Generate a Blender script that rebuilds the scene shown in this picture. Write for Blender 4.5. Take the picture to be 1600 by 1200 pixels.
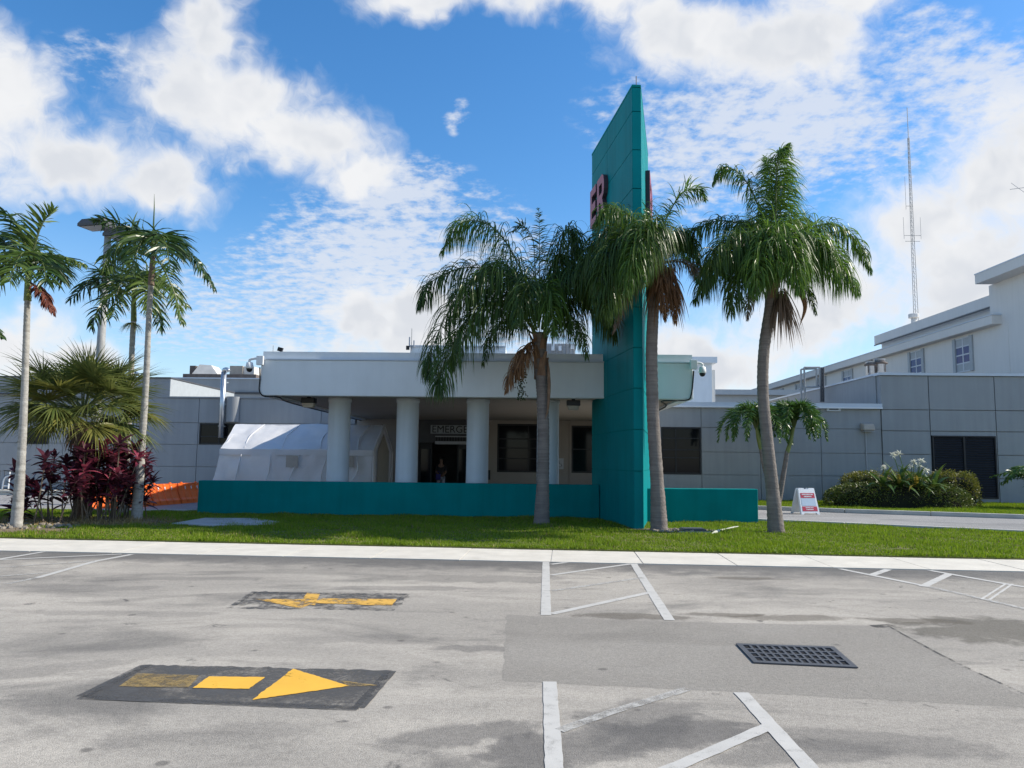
import bpy, bmesh, math, random
import numpy as np
from mathutils import Vector, Matrix, Euler, noise as mn

for o in list(bpy.data.objects): bpy.data.objects.remove(o)
R = math.radians
scene = bpy.context.scene
COL = scene.collection
random.seed(7)

# ------------------------------------------------------------------ camera
FPX, CAM_H = 1200.0, 1.7
CM = Matrix.Rotation(R(1.0), 3, 'Z') @ Matrix.Rotation(R(95.7), 3, 'X') @ Matrix.Rotation(R(0.6), 3, 'Z')
cam_d = bpy.data.cameras.new('camera'); cam_d.sensor_width = 36; cam_d.lens = 27.0
cam_d.clip_start = 0.05; cam_d.clip_end = 3000
cam = bpy.data.objects.new('camera', cam_d); COL.objects.link(cam)
cam.matrix_world = Matrix.Translation((0, 0, CAM_H)) @ CM.to_4x4()
scene.camera = cam
CAMP = Vector((0, 0, CAM_H))
def ray(px, py): return CM @ Vector(((px-800)/FPX, -(py-600)/FPX, -1.0))
def G(px, py, z=0.0):
    d = ray(px, py); return CAMP + d*((z-CAM_H)/d.z)
def A(px, py, Y):
    d = ray(px, py); return CAMP + d*(Y/d.y)
def AX(px, py, X):
    d = ray(px, py); return CAMP + d*(X/d.x)

# ------------------------------------------------------------------ sky, sun, exposure
SUN = Vector((1.19, 0.15, 1.0)).normalized()
SUN_EL = math.asin(SUN.z); SUN_AZ = math.atan2(SUN.x, SUN.y)
scene.view_settings.view_transform = 'Standard'
scene.view_settings.look = 'None'
scene.view_settings.exposure = 0.58
scene.view_settings.gamma = 1.0
scene.view_settings.use_curve_mapping = False
sd = bpy.data.lights.new('sun', 'SUN'); sd.energy = 4.2; sd.angle = R(0.53); sd.color = (1.0, 0.93, 0.80)
sun = bpy.data.objects.new('sun', sd); COL.objects.link(sun)
sun.rotation_euler = SUN.to_track_quat('Z', 'Y').to_euler(); sun.location = (30, 5, 40)

def make_world():
    w = bpy.data.worlds.new('World'); scene.world = w; w.use_nodes = True
    nt = w.node_tree; nt.nodes.clear(); N = nt.nodes.new; L = nt.links.new
    def math_(op, a, b=None, c=None, clamp=False):
        n = N('ShaderNodeMath'); n.operation = op; n.use_clamp = clamp
        for i, v in enumerate((a, b, c)):
            if v is None: continue
            if isinstance(v, (int, float)): n.inputs[i].default_value = v
            else: L(v, n.inputs[i])
        return n.outputs[0]
    def smooth(v, a, b, lo=0.0, hi=1.0):
        n = N('ShaderNodeMapRange'); n.interpolation_type = 'SMOOTHSTEP'
        L(v, n.inputs[0])
        for i, q in zip((1, 2, 3, 4), (a, b, lo, hi)): n.inputs[i].default_value = q
        return n.outputs[0]
    def mixc(f, a, b):
        n = N('ShaderNodeMix'); n.data_type = 'RGBA'
        if isinstance(f, (int, float)): n.inputs[0].default_value = f
        else: L(f, n.inputs[0])
        for i, v in ((6, a), (7, b)):
            if isinstance(v, tuple): n.inputs[i].default_value = (*v, 1)
            else: L(v, n.inputs[i])
        return n.outputs[2]
    def noise(vec, scale, detail=8, rough=0.55, dist=0.0):
        n = N('ShaderNodeTexNoise'); L(vec, n.inputs['Vector'])
        n.inputs['Scale'].default_value = scale; n.inputs['Detail'].default_value = detail
        n.inputs['Roughness'].default_value = rough; n.inputs['Distortion'].default_value = dist
        return n
    sky = N('ShaderNodeTexSky'); sky.sky_type = 'NISHITA'; sky.sun_disc = False
    sky.sun_elevation = SUN_EL; sky.sun_rotation = SUN_AZ
    sky.air_density = 1.0; sky.dust_density = 0.35; sky.ozone_density = 3.0; sky.altitude = 0
    tc = N('ShaderNodeTexCoord'); D = tc.outputs['Generated']
    nrm = N('ShaderNodeVectorMath'); nrm.operation = 'NORMALIZE'; L(D, nrm.inputs[0]); D = nrm.outputs[0]
    sep = N('ShaderNodeSeparateXYZ'); L(D, sep.inputs[0])
    # warped direction for cumulus outlines
    wn = noise(D, 5.0, 4, 0.66)
    sub = N('ShaderNodeVectorMath'); sub.operation = 'SUBTRACT'; L(wn.outputs['Color'], sub.inputs[0]); sub.inputs[1].default_value = (.5, .5, .5)
    scl = N('ShaderNodeVectorMath'); scl.operation = 'SCALE'; L(sub.outputs[0], scl.inputs[0]); scl.inputs['Scale'].default_value = 0.21
    add = N('ShaderNodeVectorMath'); add.operation = 'ADD'; L(D, add.inputs[0]); L(scl.outputs[0], add.inputs[1])
    WD = add.outputs[0]
    # direction laid out as slope across / slope up in front of the building
    ysafe = math_('MAXIMUM', sep.outputs['Y'], 0.08)
    cuv = N('ShaderNodeCombineXYZ'); L(math_('DIVIDE', sep.outputs['X'], ysafe), cuv.inputs[0]); L(math_('DIVIDE', sep.outputs['Z'], ysafe), cuv.inputs[1])
    wuv = N('ShaderNodeVectorMath'); wuv.operation = 'ADD'; L(cuv.outputs[0], wuv.inputs[0]); L(scl.outputs[0], wuv.inputs[1])
    flat = N('ShaderNodeVectorMath'); flat.operation = 'MULTIPLY'; L(wuv.outputs[0], flat.inputs[0]); flat.inputs[1].default_value = (1, 1, 0)
    UV = flat.outputs[0]
    def blobs(lst):
        acc = None
        for b in lst:
            d = ray(b[0], b[1]); u, v = d.x/d.y, d.z/d.y; sx, sy = FPX/b[2], FPX/b[3]
            m = N('ShaderNodeVectorMath'); m.operation = 'MULTIPLY_ADD'; L(UV, m.inputs[0])
            m.inputs[1].default_value = (sx, sy, 0); m.inputs[2].default_value = (-u*sx, -v*sy, 1-(b[4] if len(b) > 4 else 1.0))
            n = N('ShaderNodeVectorMath'); n.operation = 'LENGTH'; L(m.outputs[0], n.inputs[0])
            acc = n.outputs['Value'] if acc is None else math_('SMOOTH_MIN', acc, n.outputs['Value'], 0.35)
        return math_('SUBTRACT', 1.0, acc, clamp=True)
    # outline of the cumulus in view
    cum = blobs([(0, 155, 170, 150), (100, 235, 210, 125), (225, 275, 130, 95), (-90, 230, 190, 170),
        (300, 130, 155, 115), (385, 170, 165, 120), (470, 230, 155, 105), (545, 285, 90, 60), (345, 40, 90, 110, .8),
        (660, -10, 150, 60, .85), (900, -20, 260, 90), (1100, 40, 200, 100), (1240, 70, 180, 100), (1340, 0, 140, 90),
        (1550, 290, 170, 160), (1440, 360, 170, 125), (1650, 210, 180, 170), (1290, 475, 240, 140), (1560, 490, 300, 210), (1100, 545, 220, 95),
        (560, 490, 80, 65), (640, 525, 130, 80), (500, 545, 110, 55, .85),
        (0, 515, 140, 85), (85, 565, 150, 70)])
    # clouds of the same kind over the rest of the sky, behind and beside the camera
    gen = noise(D, 2.1, 2, 0.5)
    genv = smooth(gen.outputs['Fac'], 0.5, 0.72)
    back = smooth(sep.outputs['Y'], 0.55, 0.25)
    front = math_('SUBTRACT', 1.0, back)
    cum = math_('MAXIMUM', math_('MULTIPLY', cum, front), math_('MULTIPLY', math_('MULTIPLY', genv, back), 0.6))
    det = noise(WD, 9.0, 6, 0.66)
    dn = math_('SUBTRACT', det.outputs['Fac'], 0.5)
    d1 = math_('ADD', math_('MULTIPLY', cum, 1.5), math_('MULTIPLY', dn, 1.6))
    a1 = smooth(d1, 0.16, 1.0)
    veil = math_('MULTIPLY', smooth(math_('ADD', math_('MULTIPLY', cum, 2.2), math_('MULTIPLY', dn, 2.8)), 0.05, 1.4), 0.6)
    a1 = math_('MULTIPLY', math_('MAXIMUM', a1, veil), smooth(cum, 0.0, 0.08))
    # thin rippled high cloud, on a flat layer
    zz = math_('ADD', math_('MAXIMUM', sep.outputs['Z'], 0.0), 0.13)
    cx = math_('DIVIDE', sep.outputs['X'], zz); cy = math_('DIVIDE', sep.outputs['Y'], zz)
    cmb = N('ShaderNodeCombineXYZ'); L(cx, cmb.inputs[0]); L(cy, cmb.inputs[1])
    rip = noise(cmb.outputs[0], 20.0, 4, 0.62); rip2 = gen
    am = blobs([(1230, 190, 330, 180, .86), (1090, 250, 170, 150, .66), (620, 325, 180, 85), (600, 420, 330, 150, .85), (400, 470, 420, 120, .5), (760, 500, 260, 120, .7), (150, 90, 240, 90, .32), (705, 203, 40, 34, .42), (1560, 130, 260, 140, .8)])
    am = math_('MAXIMUM', math_('MULTIPLY', am, front), math_('MULTIPLY', math_('MULTIPLY', smooth(rip2.outputs['Fac'], .52, .7), back), 0.5))
    d2 = math_('ADD', math_('MULTIPLY', am, 1.35), math_('MULTIPLY', math_('SUBTRACT', rip.outputs['Fac'], 0.5), 2.5))
    a2 = math_('MULTIPLY', math_('MULTIPLY', smooth(d2, 0.10, 1.15), smooth(am, 0.02, 0.25)), 0.85)
    # cloud colour: bright tops, greyer cores
    shn = noise(WD, 7.0, 3, 0.6)
    core = math_('MULTIPLY', smooth(d1, 0.55, 1.3), smooth(shn.outputs['Fac'], 0.36, 0.62))
    ccol = mixc(math_('MULTIPLY', core, 0.65), CLOUD_HI, CLOUD_LO)
    sky_c = N('ShaderNodeHueSaturation'); L(sky.outputs[0], sky_c.inputs['Color'])
    sky_c.inputs['Saturation'].default_value = 1.28; sky_c.inputs['Value'].default_value = 1.0
    hz_ = math_('MULTIPLY', smooth(sep.outputs['Z'], 0.32, 0.02), 0.4)
    base = mixc(hz_, sky_c.outputs[0], (3.3, 3.85, 4.6))
    c = mixc(a2, base, CLOUD_MID)
    c = mixc(a1, c, ccol)
    bg = N('ShaderNodeBackground'); L(c, bg.inputs[0]); bg.inputs[1].default_value = 0.13
    out = N('ShaderNodeOutputWorld'); L(bg.outputs[0], out.inputs[0])
    w.cycles.sampling_method = 'MANUAL'; w.cycles.sample_map_resolution = 1024
CLOUD_HI, CLOUD_LO, CLOUD_MID = (4.6, 4.65, 4.75), (3.2, 3.42, 3.8), (3.9, 4.15, 4.6)
make_world()

# ------------------------------------------------------------------ helpers
def mat(name, col, rough=0.65, var=0.12, scale=2.0, bump=0.0, bscale=60.0, metal=0.0, spec=0.4, streak=0.0, col2=None, trans=0.0, island=0.0, coat=0.0, rings=0.0):
    m = bpy.data.materials.new(name); m.use_nodes = True
    nt = m.node_tree; N = nt.nodes.new; L = nt.links.new
    p = nt.nodes['Principled BSDF']
    p.inputs['Roughness'].default_value = rough; p.inputs['Metallic'].default_value = metal
    p.inputs['Specular IOR Level'].default_value = spec; p.inputs['Coat Weight'].default_value = coat
    geo = N('ShaderNodeNewGeometry'); pos = geo.outputs['Position']
    n1 = N('ShaderNodeTexNoise'); n1.inputs['Scale'].default_value = scale; n1.inputs['Detail'].default_value = 6; n1.inputs['Roughness'].default_value = .6
    L(pos, n1.inputs['Vector'])
    fac = n1.outputs['Fac']
    if streak:
        mp = N('ShaderNodeMapping'); L(pos, mp.inputs[0]); mp.inputs['Scale'].default_value = (3.0, 3.0, 0.22)
        n2 = N('ShaderNodeTexNoise'); L(mp.outputs[0], n2.inputs['Vector']); n2.inputs['Scale'].default_value = 1.6; n2.inputs['Detail'].default_value = 5
        mx = N('ShaderNodeMix'); mx.data_type = 'FLOAT'; mx.inputs[0].default_value = streak; L(fac, mx.inputs[2]); L(n2.outputs['Fac'], mx.inputs[3]); fac = mx.outputs[0]
    if rings:
        mp = N('ShaderNodeMapping'); L(pos, mp.inputs[0]); mp.inputs['Scale'].default_value = (1.5, 1.5, rings)
        n2 = N('ShaderNodeTexNoise'); L(mp.outputs[0], n2.inputs['Vector']); n2.inputs['Scale'].default_value = 1.0; n2.inputs['Detail'].default_value = 4
        mx = N('ShaderNodeMix'); mx.data_type = 'FLOAT'; mx.inputs[0].default_value = .55; L(fac, mx.inputs[2]); L(n2.outputs['Fac'], mx.inputs[3]); fac = mx.outputs[0]
    if island:
        mx = N('ShaderNodeMix'); mx.data_type = 'FLOAT'; mx.inputs[0].default_value = island; L(fac, mx.inputs[2]); L(geo.outputs['Random Per Island'], mx.inputs[3]); fac = mx.outputs[0]
    mr = N('ShaderNodeMapRange'); L(fac, mr.inputs[0])
    lo, hi = (0.25, 0.75) if not island else (0.1, 0.9)
    mr.inputs[1].default_value = lo; mr.inputs[2].default_value = hi
    mc = N('ShaderNodeMix'); mc.data_type = 'RGBA'; L(mr.outputs[0], mc.inputs[0])
    c2 = col2 or tuple(min(1, c*(1+var)) for c in col)
    c1 = col if col2 else tuple(c*(1-var) for c in col)
    mc.inputs[6].default_value = (*c1, 1); mc.inputs[7].default_value = (*c2, 1)
    L(mc.outputs[2], p.inputs['Base Color'])
    if bump:
        n3 = N('ShaderNodeTexNoise'); n3.inputs['Scale'].default_value = bscale; n3.inputs['Detail'].default_value = 4; L(pos, n3.inputs['Vector'])
        b = N('ShaderNodeBump'); b.inputs['Strength'].default_value = bump; b.inputs['Distance'].default_value = 0.02
        L(n3.outputs['Fac'], b.inputs['Height']); L(b.outputs[0], p.inputs['Normal'])
    if trans:
        t = N('ShaderNodeBsdfTranslucent'); L(mc.outputs[2], t.inputs[0])
        ms = N('ShaderNodeMixShader'); ms.inputs[0].default_value = trans
        L(p.outputs[0], ms.inputs[1]); L(t.outputs[0], ms.inputs[2])
        L(ms.outputs[0], nt.nodes['Material Output'].inputs['Surface'])
    return m

def worn(name, col, cover=0.5, soft=0.12, scale=5.0, rough=0.7, fine=30.0):
    """paint that has worn through in places to whatever lies below it"""
    m = mat(name, col, rough=rough, var=0.08, scale=3, bump=0.1, bscale=120)
    nt = m.node_tree; N = nt.nodes.new; L = nt.links.new
    geo = N('ShaderNodeNewGeometry')
    a = N('ShaderNodeTexNoise'); a.inputs['Scale'].default_value = scale; a.inputs['Detail'].default_value = 3; L(geo.outputs['Position'], a.inputs['Vector'])
    b = N('ShaderNodeTexNoise'); b.inputs['Scale'].default_value = fine; b.inputs['Detail'].default_value = 6; b.inputs['Roughness'].default_value = .7; L(geo.outputs['Position'], b.inputs['Vector'])
    mx = N('ShaderNodeMix'); mx.data_type = 'FLOAT'; mx.inputs[0].default_value = .5; L(a.outputs['Fac'], mx.inputs[2]); L(b.outputs['Fac'], mx.inputs[3])
    mr = N('ShaderNodeMapRange'); mr.interpolation_type = 'SMOOTHSTEP'; L(mx.outputs[0], mr.inputs[0])
    mr.inputs[1].default_value = cover-soft; mr.inputs[2].default_value = cover+soft
    tr = N('ShaderNodeBsdfTransparent'); ms = N('ShaderNodeMixShader')
    L(mr.outputs[0], ms.inputs[0]); L(tr.outputs[0], ms.inputs[1]); L(nt.nodes['Principled BSDF'].outputs[0], ms.inputs[2])
    L(ms.outputs[0], nt.nodes['Material Output'].inputs['Surface'])
    return m

class MB:
    def __init__(s): s.v = []; s.f = []; s.mi = []; s.cur = 0
    def add(s, vs, fs):
        b = len(s.v); s.v += [tuple(v) for v in vs]
        s.f += [tuple(i+b for i in f) for f in fs]; s.mi += [s.cur]*len(fs); return s
    def box(s, x0, x1, y0, y1, z0, z1):
        return s.add([(x0,y0,z0),(x1,y0,z0),(x1,y1,z0),(x0,y1,z0),(x0,y0,z1),(x1,y0,z1),(x1,y1,z1),(x0,y1,z1)],
            [(0,3,2,1),(4,5,6,7),(0,1,5,4),(1,2,6,5),(2,3,7,6),(3,0,4,7)])
    def obox(s, c, ax, ay, az):
        c, ax, ay, az = map(Vector, (c, ax, ay, az))
        vs = [c+ax*i+ay*j+az*k for k in (-1,1) for i, j in ((-1,-1),(1,-1),(1,1),(-1,1))]
        return s.add(vs, [(0,3,2,1),(4,5,6,7),(0,1,5,4),(1,2,6,5),(2,3,7,6),(3,0,4,7)])
    def prism(s, poly, z0, z1):
        n = len(poly)
        return s.add([(p[0],p[1],z0) for p in poly]+[(p[0],p[1],z1) for p in poly],
            [tuple(range(n))[::-1], tuple(range(n, 2*n))]+[(i,(i+1)%n,(i+1)%n+n,i+n) for i in range(n)])
    def extrude(s, poly, o, u, v, w):
        """2-D outline in the (u, v) plane at o, pushed along w"""
        o, u, v, w = map(Vector, (o, u, v, w)); n = len(poly)
        a = [o+u*p[0]+v*p[1] for p in poly]
        return s.add(a+[q+w for q in a], [tuple(range(n))[::-1], tuple(range(n, 2*n))]+[(i,(i+1)%n,(i+1)%n+n,i+n) for i in range(n)])
    def tube(s, pts, rad, n=8, cap=True):
        pts = [Vector(p) for p in pts]
        if not isinstance(rad, (list, tuple)): rad = [rad]*len(pts)
        vs = []; up = None
        for i, p in enumerate(pts):
            t = (pts[min(i+1, len(pts)-1)]-pts[max(i-1, 0)]).normalized()
            if up is None: up = t.orthogonal().normalized()
            up = (up-t*up.dot(t)).normalized(); b = t.cross(up)
            vs += [p+(up*math.cos(2*math.pi*k/n)+b*math.sin(2*math.pi*k/n))*rad[i] for k in range(n)]
        fs = [(i*n+k, i*n+(k+1)%n, (i+1)*n+(k+1)%n, (i+1)*n+k) for i in range(len(pts)-1) for k in range(n)]
        if cap: fs += [tuple(range(n))[::-1], tuple(range((len(pts)-1)*n, len(pts)*n))]
        return s.add(vs, fs)
    def lathe(s, c, prof, n=16):
        return s.tube([(c[0], c[1], c[2]+z) for r, z in prof], [max(r, .002) for r, z in prof], n)
    def strip(s, p, d, length, width, droop, seg=4, roll=0.0, side=None, g=Vector((0,0,-1)), prof=(.45, 1, .85, .5, .04)):
        p = Vector(p); d = Vector(d).normalized(); vs = []
        w = side if side is not None else d.cross(Vector((0,0,1)))
        w = w-d*w.dot(d)
        if w.length < 1e-4: w = d.orthogonal()
        w.normalize()
        if roll: w = Matrix.Rotation(roll, 3, d) @ w
        for i in range(seg+1):
            f = i/seg*(len(prof)-1); k = min(int(f), len(prof)-2)
            hw = width*.5*(prof[k]*(1-(f-k))+prof[k+1]*(f-k))
            ww = (w-d*w.dot(d)).normalized()
            vs += [p+ww*hw, p-ww*hw]
            p = p+d*(length/seg); d = (d+g*(droop/seg)).normalized()
        return s.add(vs, [(2*i, 2*i+1, 2*i+3, 2*i+2) for i in range(seg)])
    def build(s, name, mats, parent=None, origin=None, smooth=False, bevel=0.0, kind=None):
        me = bpy.data.meshes.new(name)
        og = Vector(parent_world(parent)) if parent else Vector(origin or (0, 0, 0))
        me.from_pydata([(v[0]-og.x, v[1]-og.y, v[2]-og.z) for v in s.v], [], s.f)
        for m in (mats if isinstance(mats, (list, tuple)) else [mats]): me.materials.append(m)
        if any(s.mi): me.polygons.foreach_set('material_index', s.mi)
        if smooth: me.polygons.foreach_set('use_smooth', [True]*len(me.polygons))
        me.validate(); me.update()
        o = bpy.data.objects.new(name, me); COL.objects.link(o)
        if parent: o.parent = parent
        else: o.location = og
        if bevel:
            b = o.modifiers.new('bevel', 'BEVEL'); b.width = bevel; b.segments = 2; b.limit_method = 'ANGLE'
        if kind: o['kind'] = kind
        return o

def parent_world(o):
    v = Vector((0, 0, 0))
    while o: v = v+o.location; o = o.parent
    return v
def tag(o, label, cat, group=None):
    o['label'] = label; o['category'] = cat
    if group: o['group'] = group
    return o
def thing(name, label, cat, loc, group=None):
    o = bpy.data.objects.new(name, None); COL.objects.link(o); o.location = loc; o.empty_display_size = .2
    return tag(o, label, cat, group)
def catmull(pts, n):
    pts = [Vector(p) for p in pts]; P = [pts[0]*2-pts[1]]+pts+[pts[-1]*2-pts[-2]]; out = []
    m = len(pts)-1
    for i in range(n+1):
        f = i/n*m; k = min(int(f), m-1); t = f-k; a, b, c, d = P[k:k+4]
        out.append(.5*((2*b)+(c-a)*t+(2*a-5*b+4*c-d)*t*t+(3*b-a-3*c+d)*t**3))
    return out
def text_mesh(name, body, size, o, u, v, m, parent, depth=.02, align='LEFT'):
    cu = bpy.data.curves.new(name, 'FONT'); cu.body = body; cu.size = size; cu.extrude = depth/2; cu.align_x = align
    t = bpy.data.objects.new('tmp', cu); COL.objects.link(t)
    dg = bpy.context.evaluated_depsgraph_get(); me = bpy.data.meshes.new_from_object(t.evaluated_get(dg))
    bpy.data.objects.remove(t)
    u = Vector(u).normalized(); v = Vector(v).normalized(); w = u.cross(v)
    og = Vector(o)-parent_world(parent)
    for q in me.vertices: q.co = og+u*q.co.x+v*q.co.y+w*q.co.z
    me.materials.clear(); me.materials.append(m)
    ob = bpy.data.objects.new(name, me); COL.objects.link(ob); ob.parent = parent
    return ob

# ------------------------------------------------------------------ materials
M = {}
M['grey'] = mat('grey_stucco', (.30, .312, .322), .85, .12, .9, .3, 70, streak=.55)
M['white'] = mat('pale_stucco', (.69, .73, .755), .85, .08, .9, .2, 90, streak=.3)
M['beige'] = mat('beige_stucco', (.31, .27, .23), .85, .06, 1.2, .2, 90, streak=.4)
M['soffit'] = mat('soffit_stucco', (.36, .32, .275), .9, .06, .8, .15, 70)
M['cream'] = mat('cream_stucco', (.64, .62, .585), .85, .05, .6, .15, 60, streak=.6)
M['coping'] = mat('painted_coping', (.55, .60, .66), .45, .06, 1.0, 0)
M['column'] = mat('column_paint', (.575, .625, .675), .75, .12, 1.5, .1, 60, streak=.6)
M['teal'] = mat('teal_paint', (.0004, .20, .20), .7, .2, 1.3, .2, 60, streak=.45, spec=.06)
M['tealp'] = mat('teal_panel_paint', (.0006, .20, .215), .6, .18, 1.1, .1, 50, streak=.6, spec=.09)
M['maroon'] = mat('maroon_letter_paint', (.30, .055, .085), .45, .1, 2)
M['maroon_dark'] = mat('letter_return_metal', (.045, .03, .04), .5, .1, 2)
M['glass'] = mat('dark_glass', (.006, .007, .009), .06, .1, 1, spec=.18)
M['black'] = mat('black_metal', (.012, .012, .014), .45, .2, 3)
M['darkgrey'] = mat('dark_grey_metal', (.07, .07, .075), .5, .15, 3)
M['louvre'] = mat('black_louvre', (.010, .010, .013), .6, .2, 3)
M['steel'] = mat('galvanised_steel', (.52, .55, .58), .34, .14, 8, metal=.85)
M['polesteel'] = mat('weathered_pole', (.33, .33, .32), .6, .2, 6, .2, 30)
M['wplastic'] = mat('white_plastic', (.72, .74, .76), .4, .05, 4)
M['gplastic'] = mat('grey_box_plastic', (.42, .43, .45), .5, .08, 4)
M['tent'] = mat('white_tent_fabric', (.80, .80, .81), .5, .04, 1.5, .7, 3.5, trans=.3)
M['tentwin'] = mat('tan_mesh_window', (.40, .37, .33), .8, .1, 6)
M['orange'] = mat('orange_plastic', (.80, .145, .02), .42, .1, 3)
M['concrete'] = mat('pale_concrete', (.58, .545, .475), .85, .13, 2.2, .3, 80)
M['kerb'] = mat('kerb_concrete', (.44, .43, .40), .85, .14, 2.0, .3, 80)
M['slab'] = mat('grey_concrete', (.40, .41, .41), .85, .12, 2.0, .3, 60)
M['soil'] = mat('sandy_soil', (.085, .06, .035), .95, .4, 5, .6, 50, col2=(.24, .19, .13))
M['turf'] = mat('turf_base', (.085, .10, .02), .95, .4, 1.6, .4, 40, col2=(.16, .16, .045))
M['blade'] = mat('grass_blade', (.09, .18, .005), .55, .3, .9, col2=(.28, .37, .022), trans=.45, island=.5)
M['drygrass'] = mat('dry_grass', (.26, .19, .08), .8, .3, 2, island=.6)
M['queen'] = mat('queen_palm_leaf', (.022, .058, .010), .36, .4, 1.2, col2=(.095, .160, .026), trans=.42, island=.6)
M['queen_lit'] = mat('sunlit_palm_leaf', (.045, .105, .014), .38, .4, 1.2, col2=(.14, .24, .035), trans=.48, island=.6)  # lighter copy of the queen leaf, sunlight on the fronds put into its colour
M['rachis'] = mat('palm_rachis', (.085, .11, .03), .5, .2, 4)
M['dead'] = mat('dead_frond', (.15, .075, .035), .8, .3, 3, col2=(.36, .20, .10), trans=.25, island=.7)
M['deadgrey'] = mat('dead_grey_frond', (.12, .085, .065), .85, .3, 3, col2=(.27, .20, .15), trans=.2, island=.7)
M['boot'] = mat('palm_boot', (.11, .06, .035), .85, .3, 4, .6, 25, col2=(.27, .17, .11))
M['qtrunk'] = mat('queen_palm_bark', (.095, .08, .072), .9, .3, 3.5, .8, 22, col2=(.27, .235, .215), rings=24)
M['ctrunk'] = mat('pale_ringed_bark', (.17, .155, .135), .85, .3, 14, .5, 30, col2=(.52, .50, .46), rings=18)
M['shaft'] = mat('green_crownshaft', (.12, .16, .035), .4, .2, 3, col2=(.20, .23, .06))
M['carp'] = mat('carpentaria_leaf', (.014, .040, .010), .32, .4, 1.2, col2=(.055, .105, .020), trans=.28, island=.6)
M['carpl'] = mat('carpentaria_light_leaf', (.05, .10, .018), .32, .4, 1.2, col2=(.15, .21, .045), trans=.38, island=.6)
M['reddead'] = mat('red_brown_frond', (.085, .018, .012), .7, .4, 3, col2=(.19, .055, .03), trans=.25, island=.6)
M['fruit'] = mat('yellow_green_fruit_stalk', (.16, .19, .04), .6, .3, 6, col2=(.30, .29, .08))
M['darkfruit'] = mat('dark_green_fruit', (.02, .035, .01), .5, .3, 8, col2=(.05, .06, .02))
M['sabal'] = mat('sabal_leaf', (.07, .11, .026), .40, .4, 1.2, col2=(.23, .25, .075), trans=.42, island=.5)
M['sabaly'] = mat('yellowed_sabal_leaf', (.12, .13, .025), .5, .3, 1.2, col2=(.25, .24, .06), trans=.35, island=.5)
M['ti'] = mat('purple_ti_leaf', (.022, .007, .014), .33, .4, 2, col2=(.105, .028, .046), trans=.35, island=.75)
M['tipink'] = mat('pink_ti_leaf', (.13, .02, .04), .35, .4, 2, col2=(.36, .07, .11), trans=.35, island=.7)
M['tistem'] = mat('ti_cane', (.16, .12, .085), .85, .3, 6, .3, 40)
M['hedge'] = mat('hedge_leaf', (.04, .07, .012), .42, .4, 3, col2=(.17, .20, .035), trans=.25, island=.7)
M['hedger'] = mat('reddish_hedge_leaf', (.07, .10, .014), .42, .4, 3, col2=(.26, .24, .04), trans=.3, island=.8)
M['hcore'] = mat('hedge_core_shade', (.012, .014, .006), .95, .3, 8)  # near-black, the shade between the leaves is painted into this colour
M['lily'] = mat('lily_leaf', (.03, .075, .014), .35, .3, 2, col2=(.11, .18, .035), trans=.25, island=.7)
M['lilyy'] = mat('yellow_lily_leaf', (.22, .17, .03), .4, .3, 2, col2=(.40, .30, .05), trans=.3, island=.7)
M['flower'] = mat('white_flower', (.72, .72, .62), .6, .1, 4, trans=.3)
M['manila'] = mat('manila_palm_leaf', (.022, .07, .012), .36, .4, 2, col2=(.10, .19, .035), trans=.3, island=.7)
M['stone'] = mat('rubble_stone', (.13, .105, .08), .9, .3, 9, .4, 40, col2=(.34, .30, .25), island=.5)
M['red'] = mat('red_sign_print', (.42, .03, .06), .5, .08, 4)
M['blueprint'] = mat('pale_blue_sign_print', (.42, .52, .62), .5, .06, 4)
M['skin'] = mat('skin', (.20, .12, .085), .6, .05, 5)
M['hair'] = mat('hair', (.015, .012, .010), .6, .1, 10)
M['shirt'] = mat('dark_shirt', (.018, .016, .02), .8, .1, 6)
M['bluecloth'] = mat('blue_bag_cloth', (.035, .03, .16), .8, .1, 6)
M['trouser'] = mat('pale_trousers', (.30, .31, .36), .8, .1, 6)
M['paint'] = worn('white_road_paint', (.48, .465, .43), .33, .16, 9, fine=120)
M['paintw'] = worn('faded_white_road_paint', (.44, .425, .39), .47, .16, 10, fine=90)
M['yellow'] = worn('yellow_road_paint', (.72, .40, .045), .34, .08, 4)
M['yelloww'] = worn('worn_yellow_road_paint', (.64, .37, .07), .475, .09, 4, fine=14)
M['yellowf'] = worn('faded_yellow_road_paint', (.30, .21, .08), .47, .14, 4)
M['sealer'] = worn('black_blockout_paint', (.075, .073, .07), .43, .24, 3.0)
M['sealerw'] = worn('worn_black_blockout_paint', (.085, .083, .08), .525, .13, 3.5, fine=16)
M['crack'] = worn('tar_crack', (.07, .063, .055), .50, .1, 5)
M['tan'] = mat('rusty_duct', (.42, .37, .31), .8, .2, 3, .2, 20)
M['rust'] = mat('brown_kerb_metal', (.14, .11, .095), .8, .3, 4)
M['hvac'] = mat('painted_duct', (.66, .62, .56), .6, .12, 3)
M['winframe'] = mat('white_window_frame', (.55, .58, .62), .5, .05, 3)
M['shutter'] = mat('pale_grey_shutter', (.36, .385, .40), .6, .08, 4)
M['blueglass'] = mat('blue_tinted_glass', (.025, .05, .17), .12, .2, 2, spec=.25)

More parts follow.
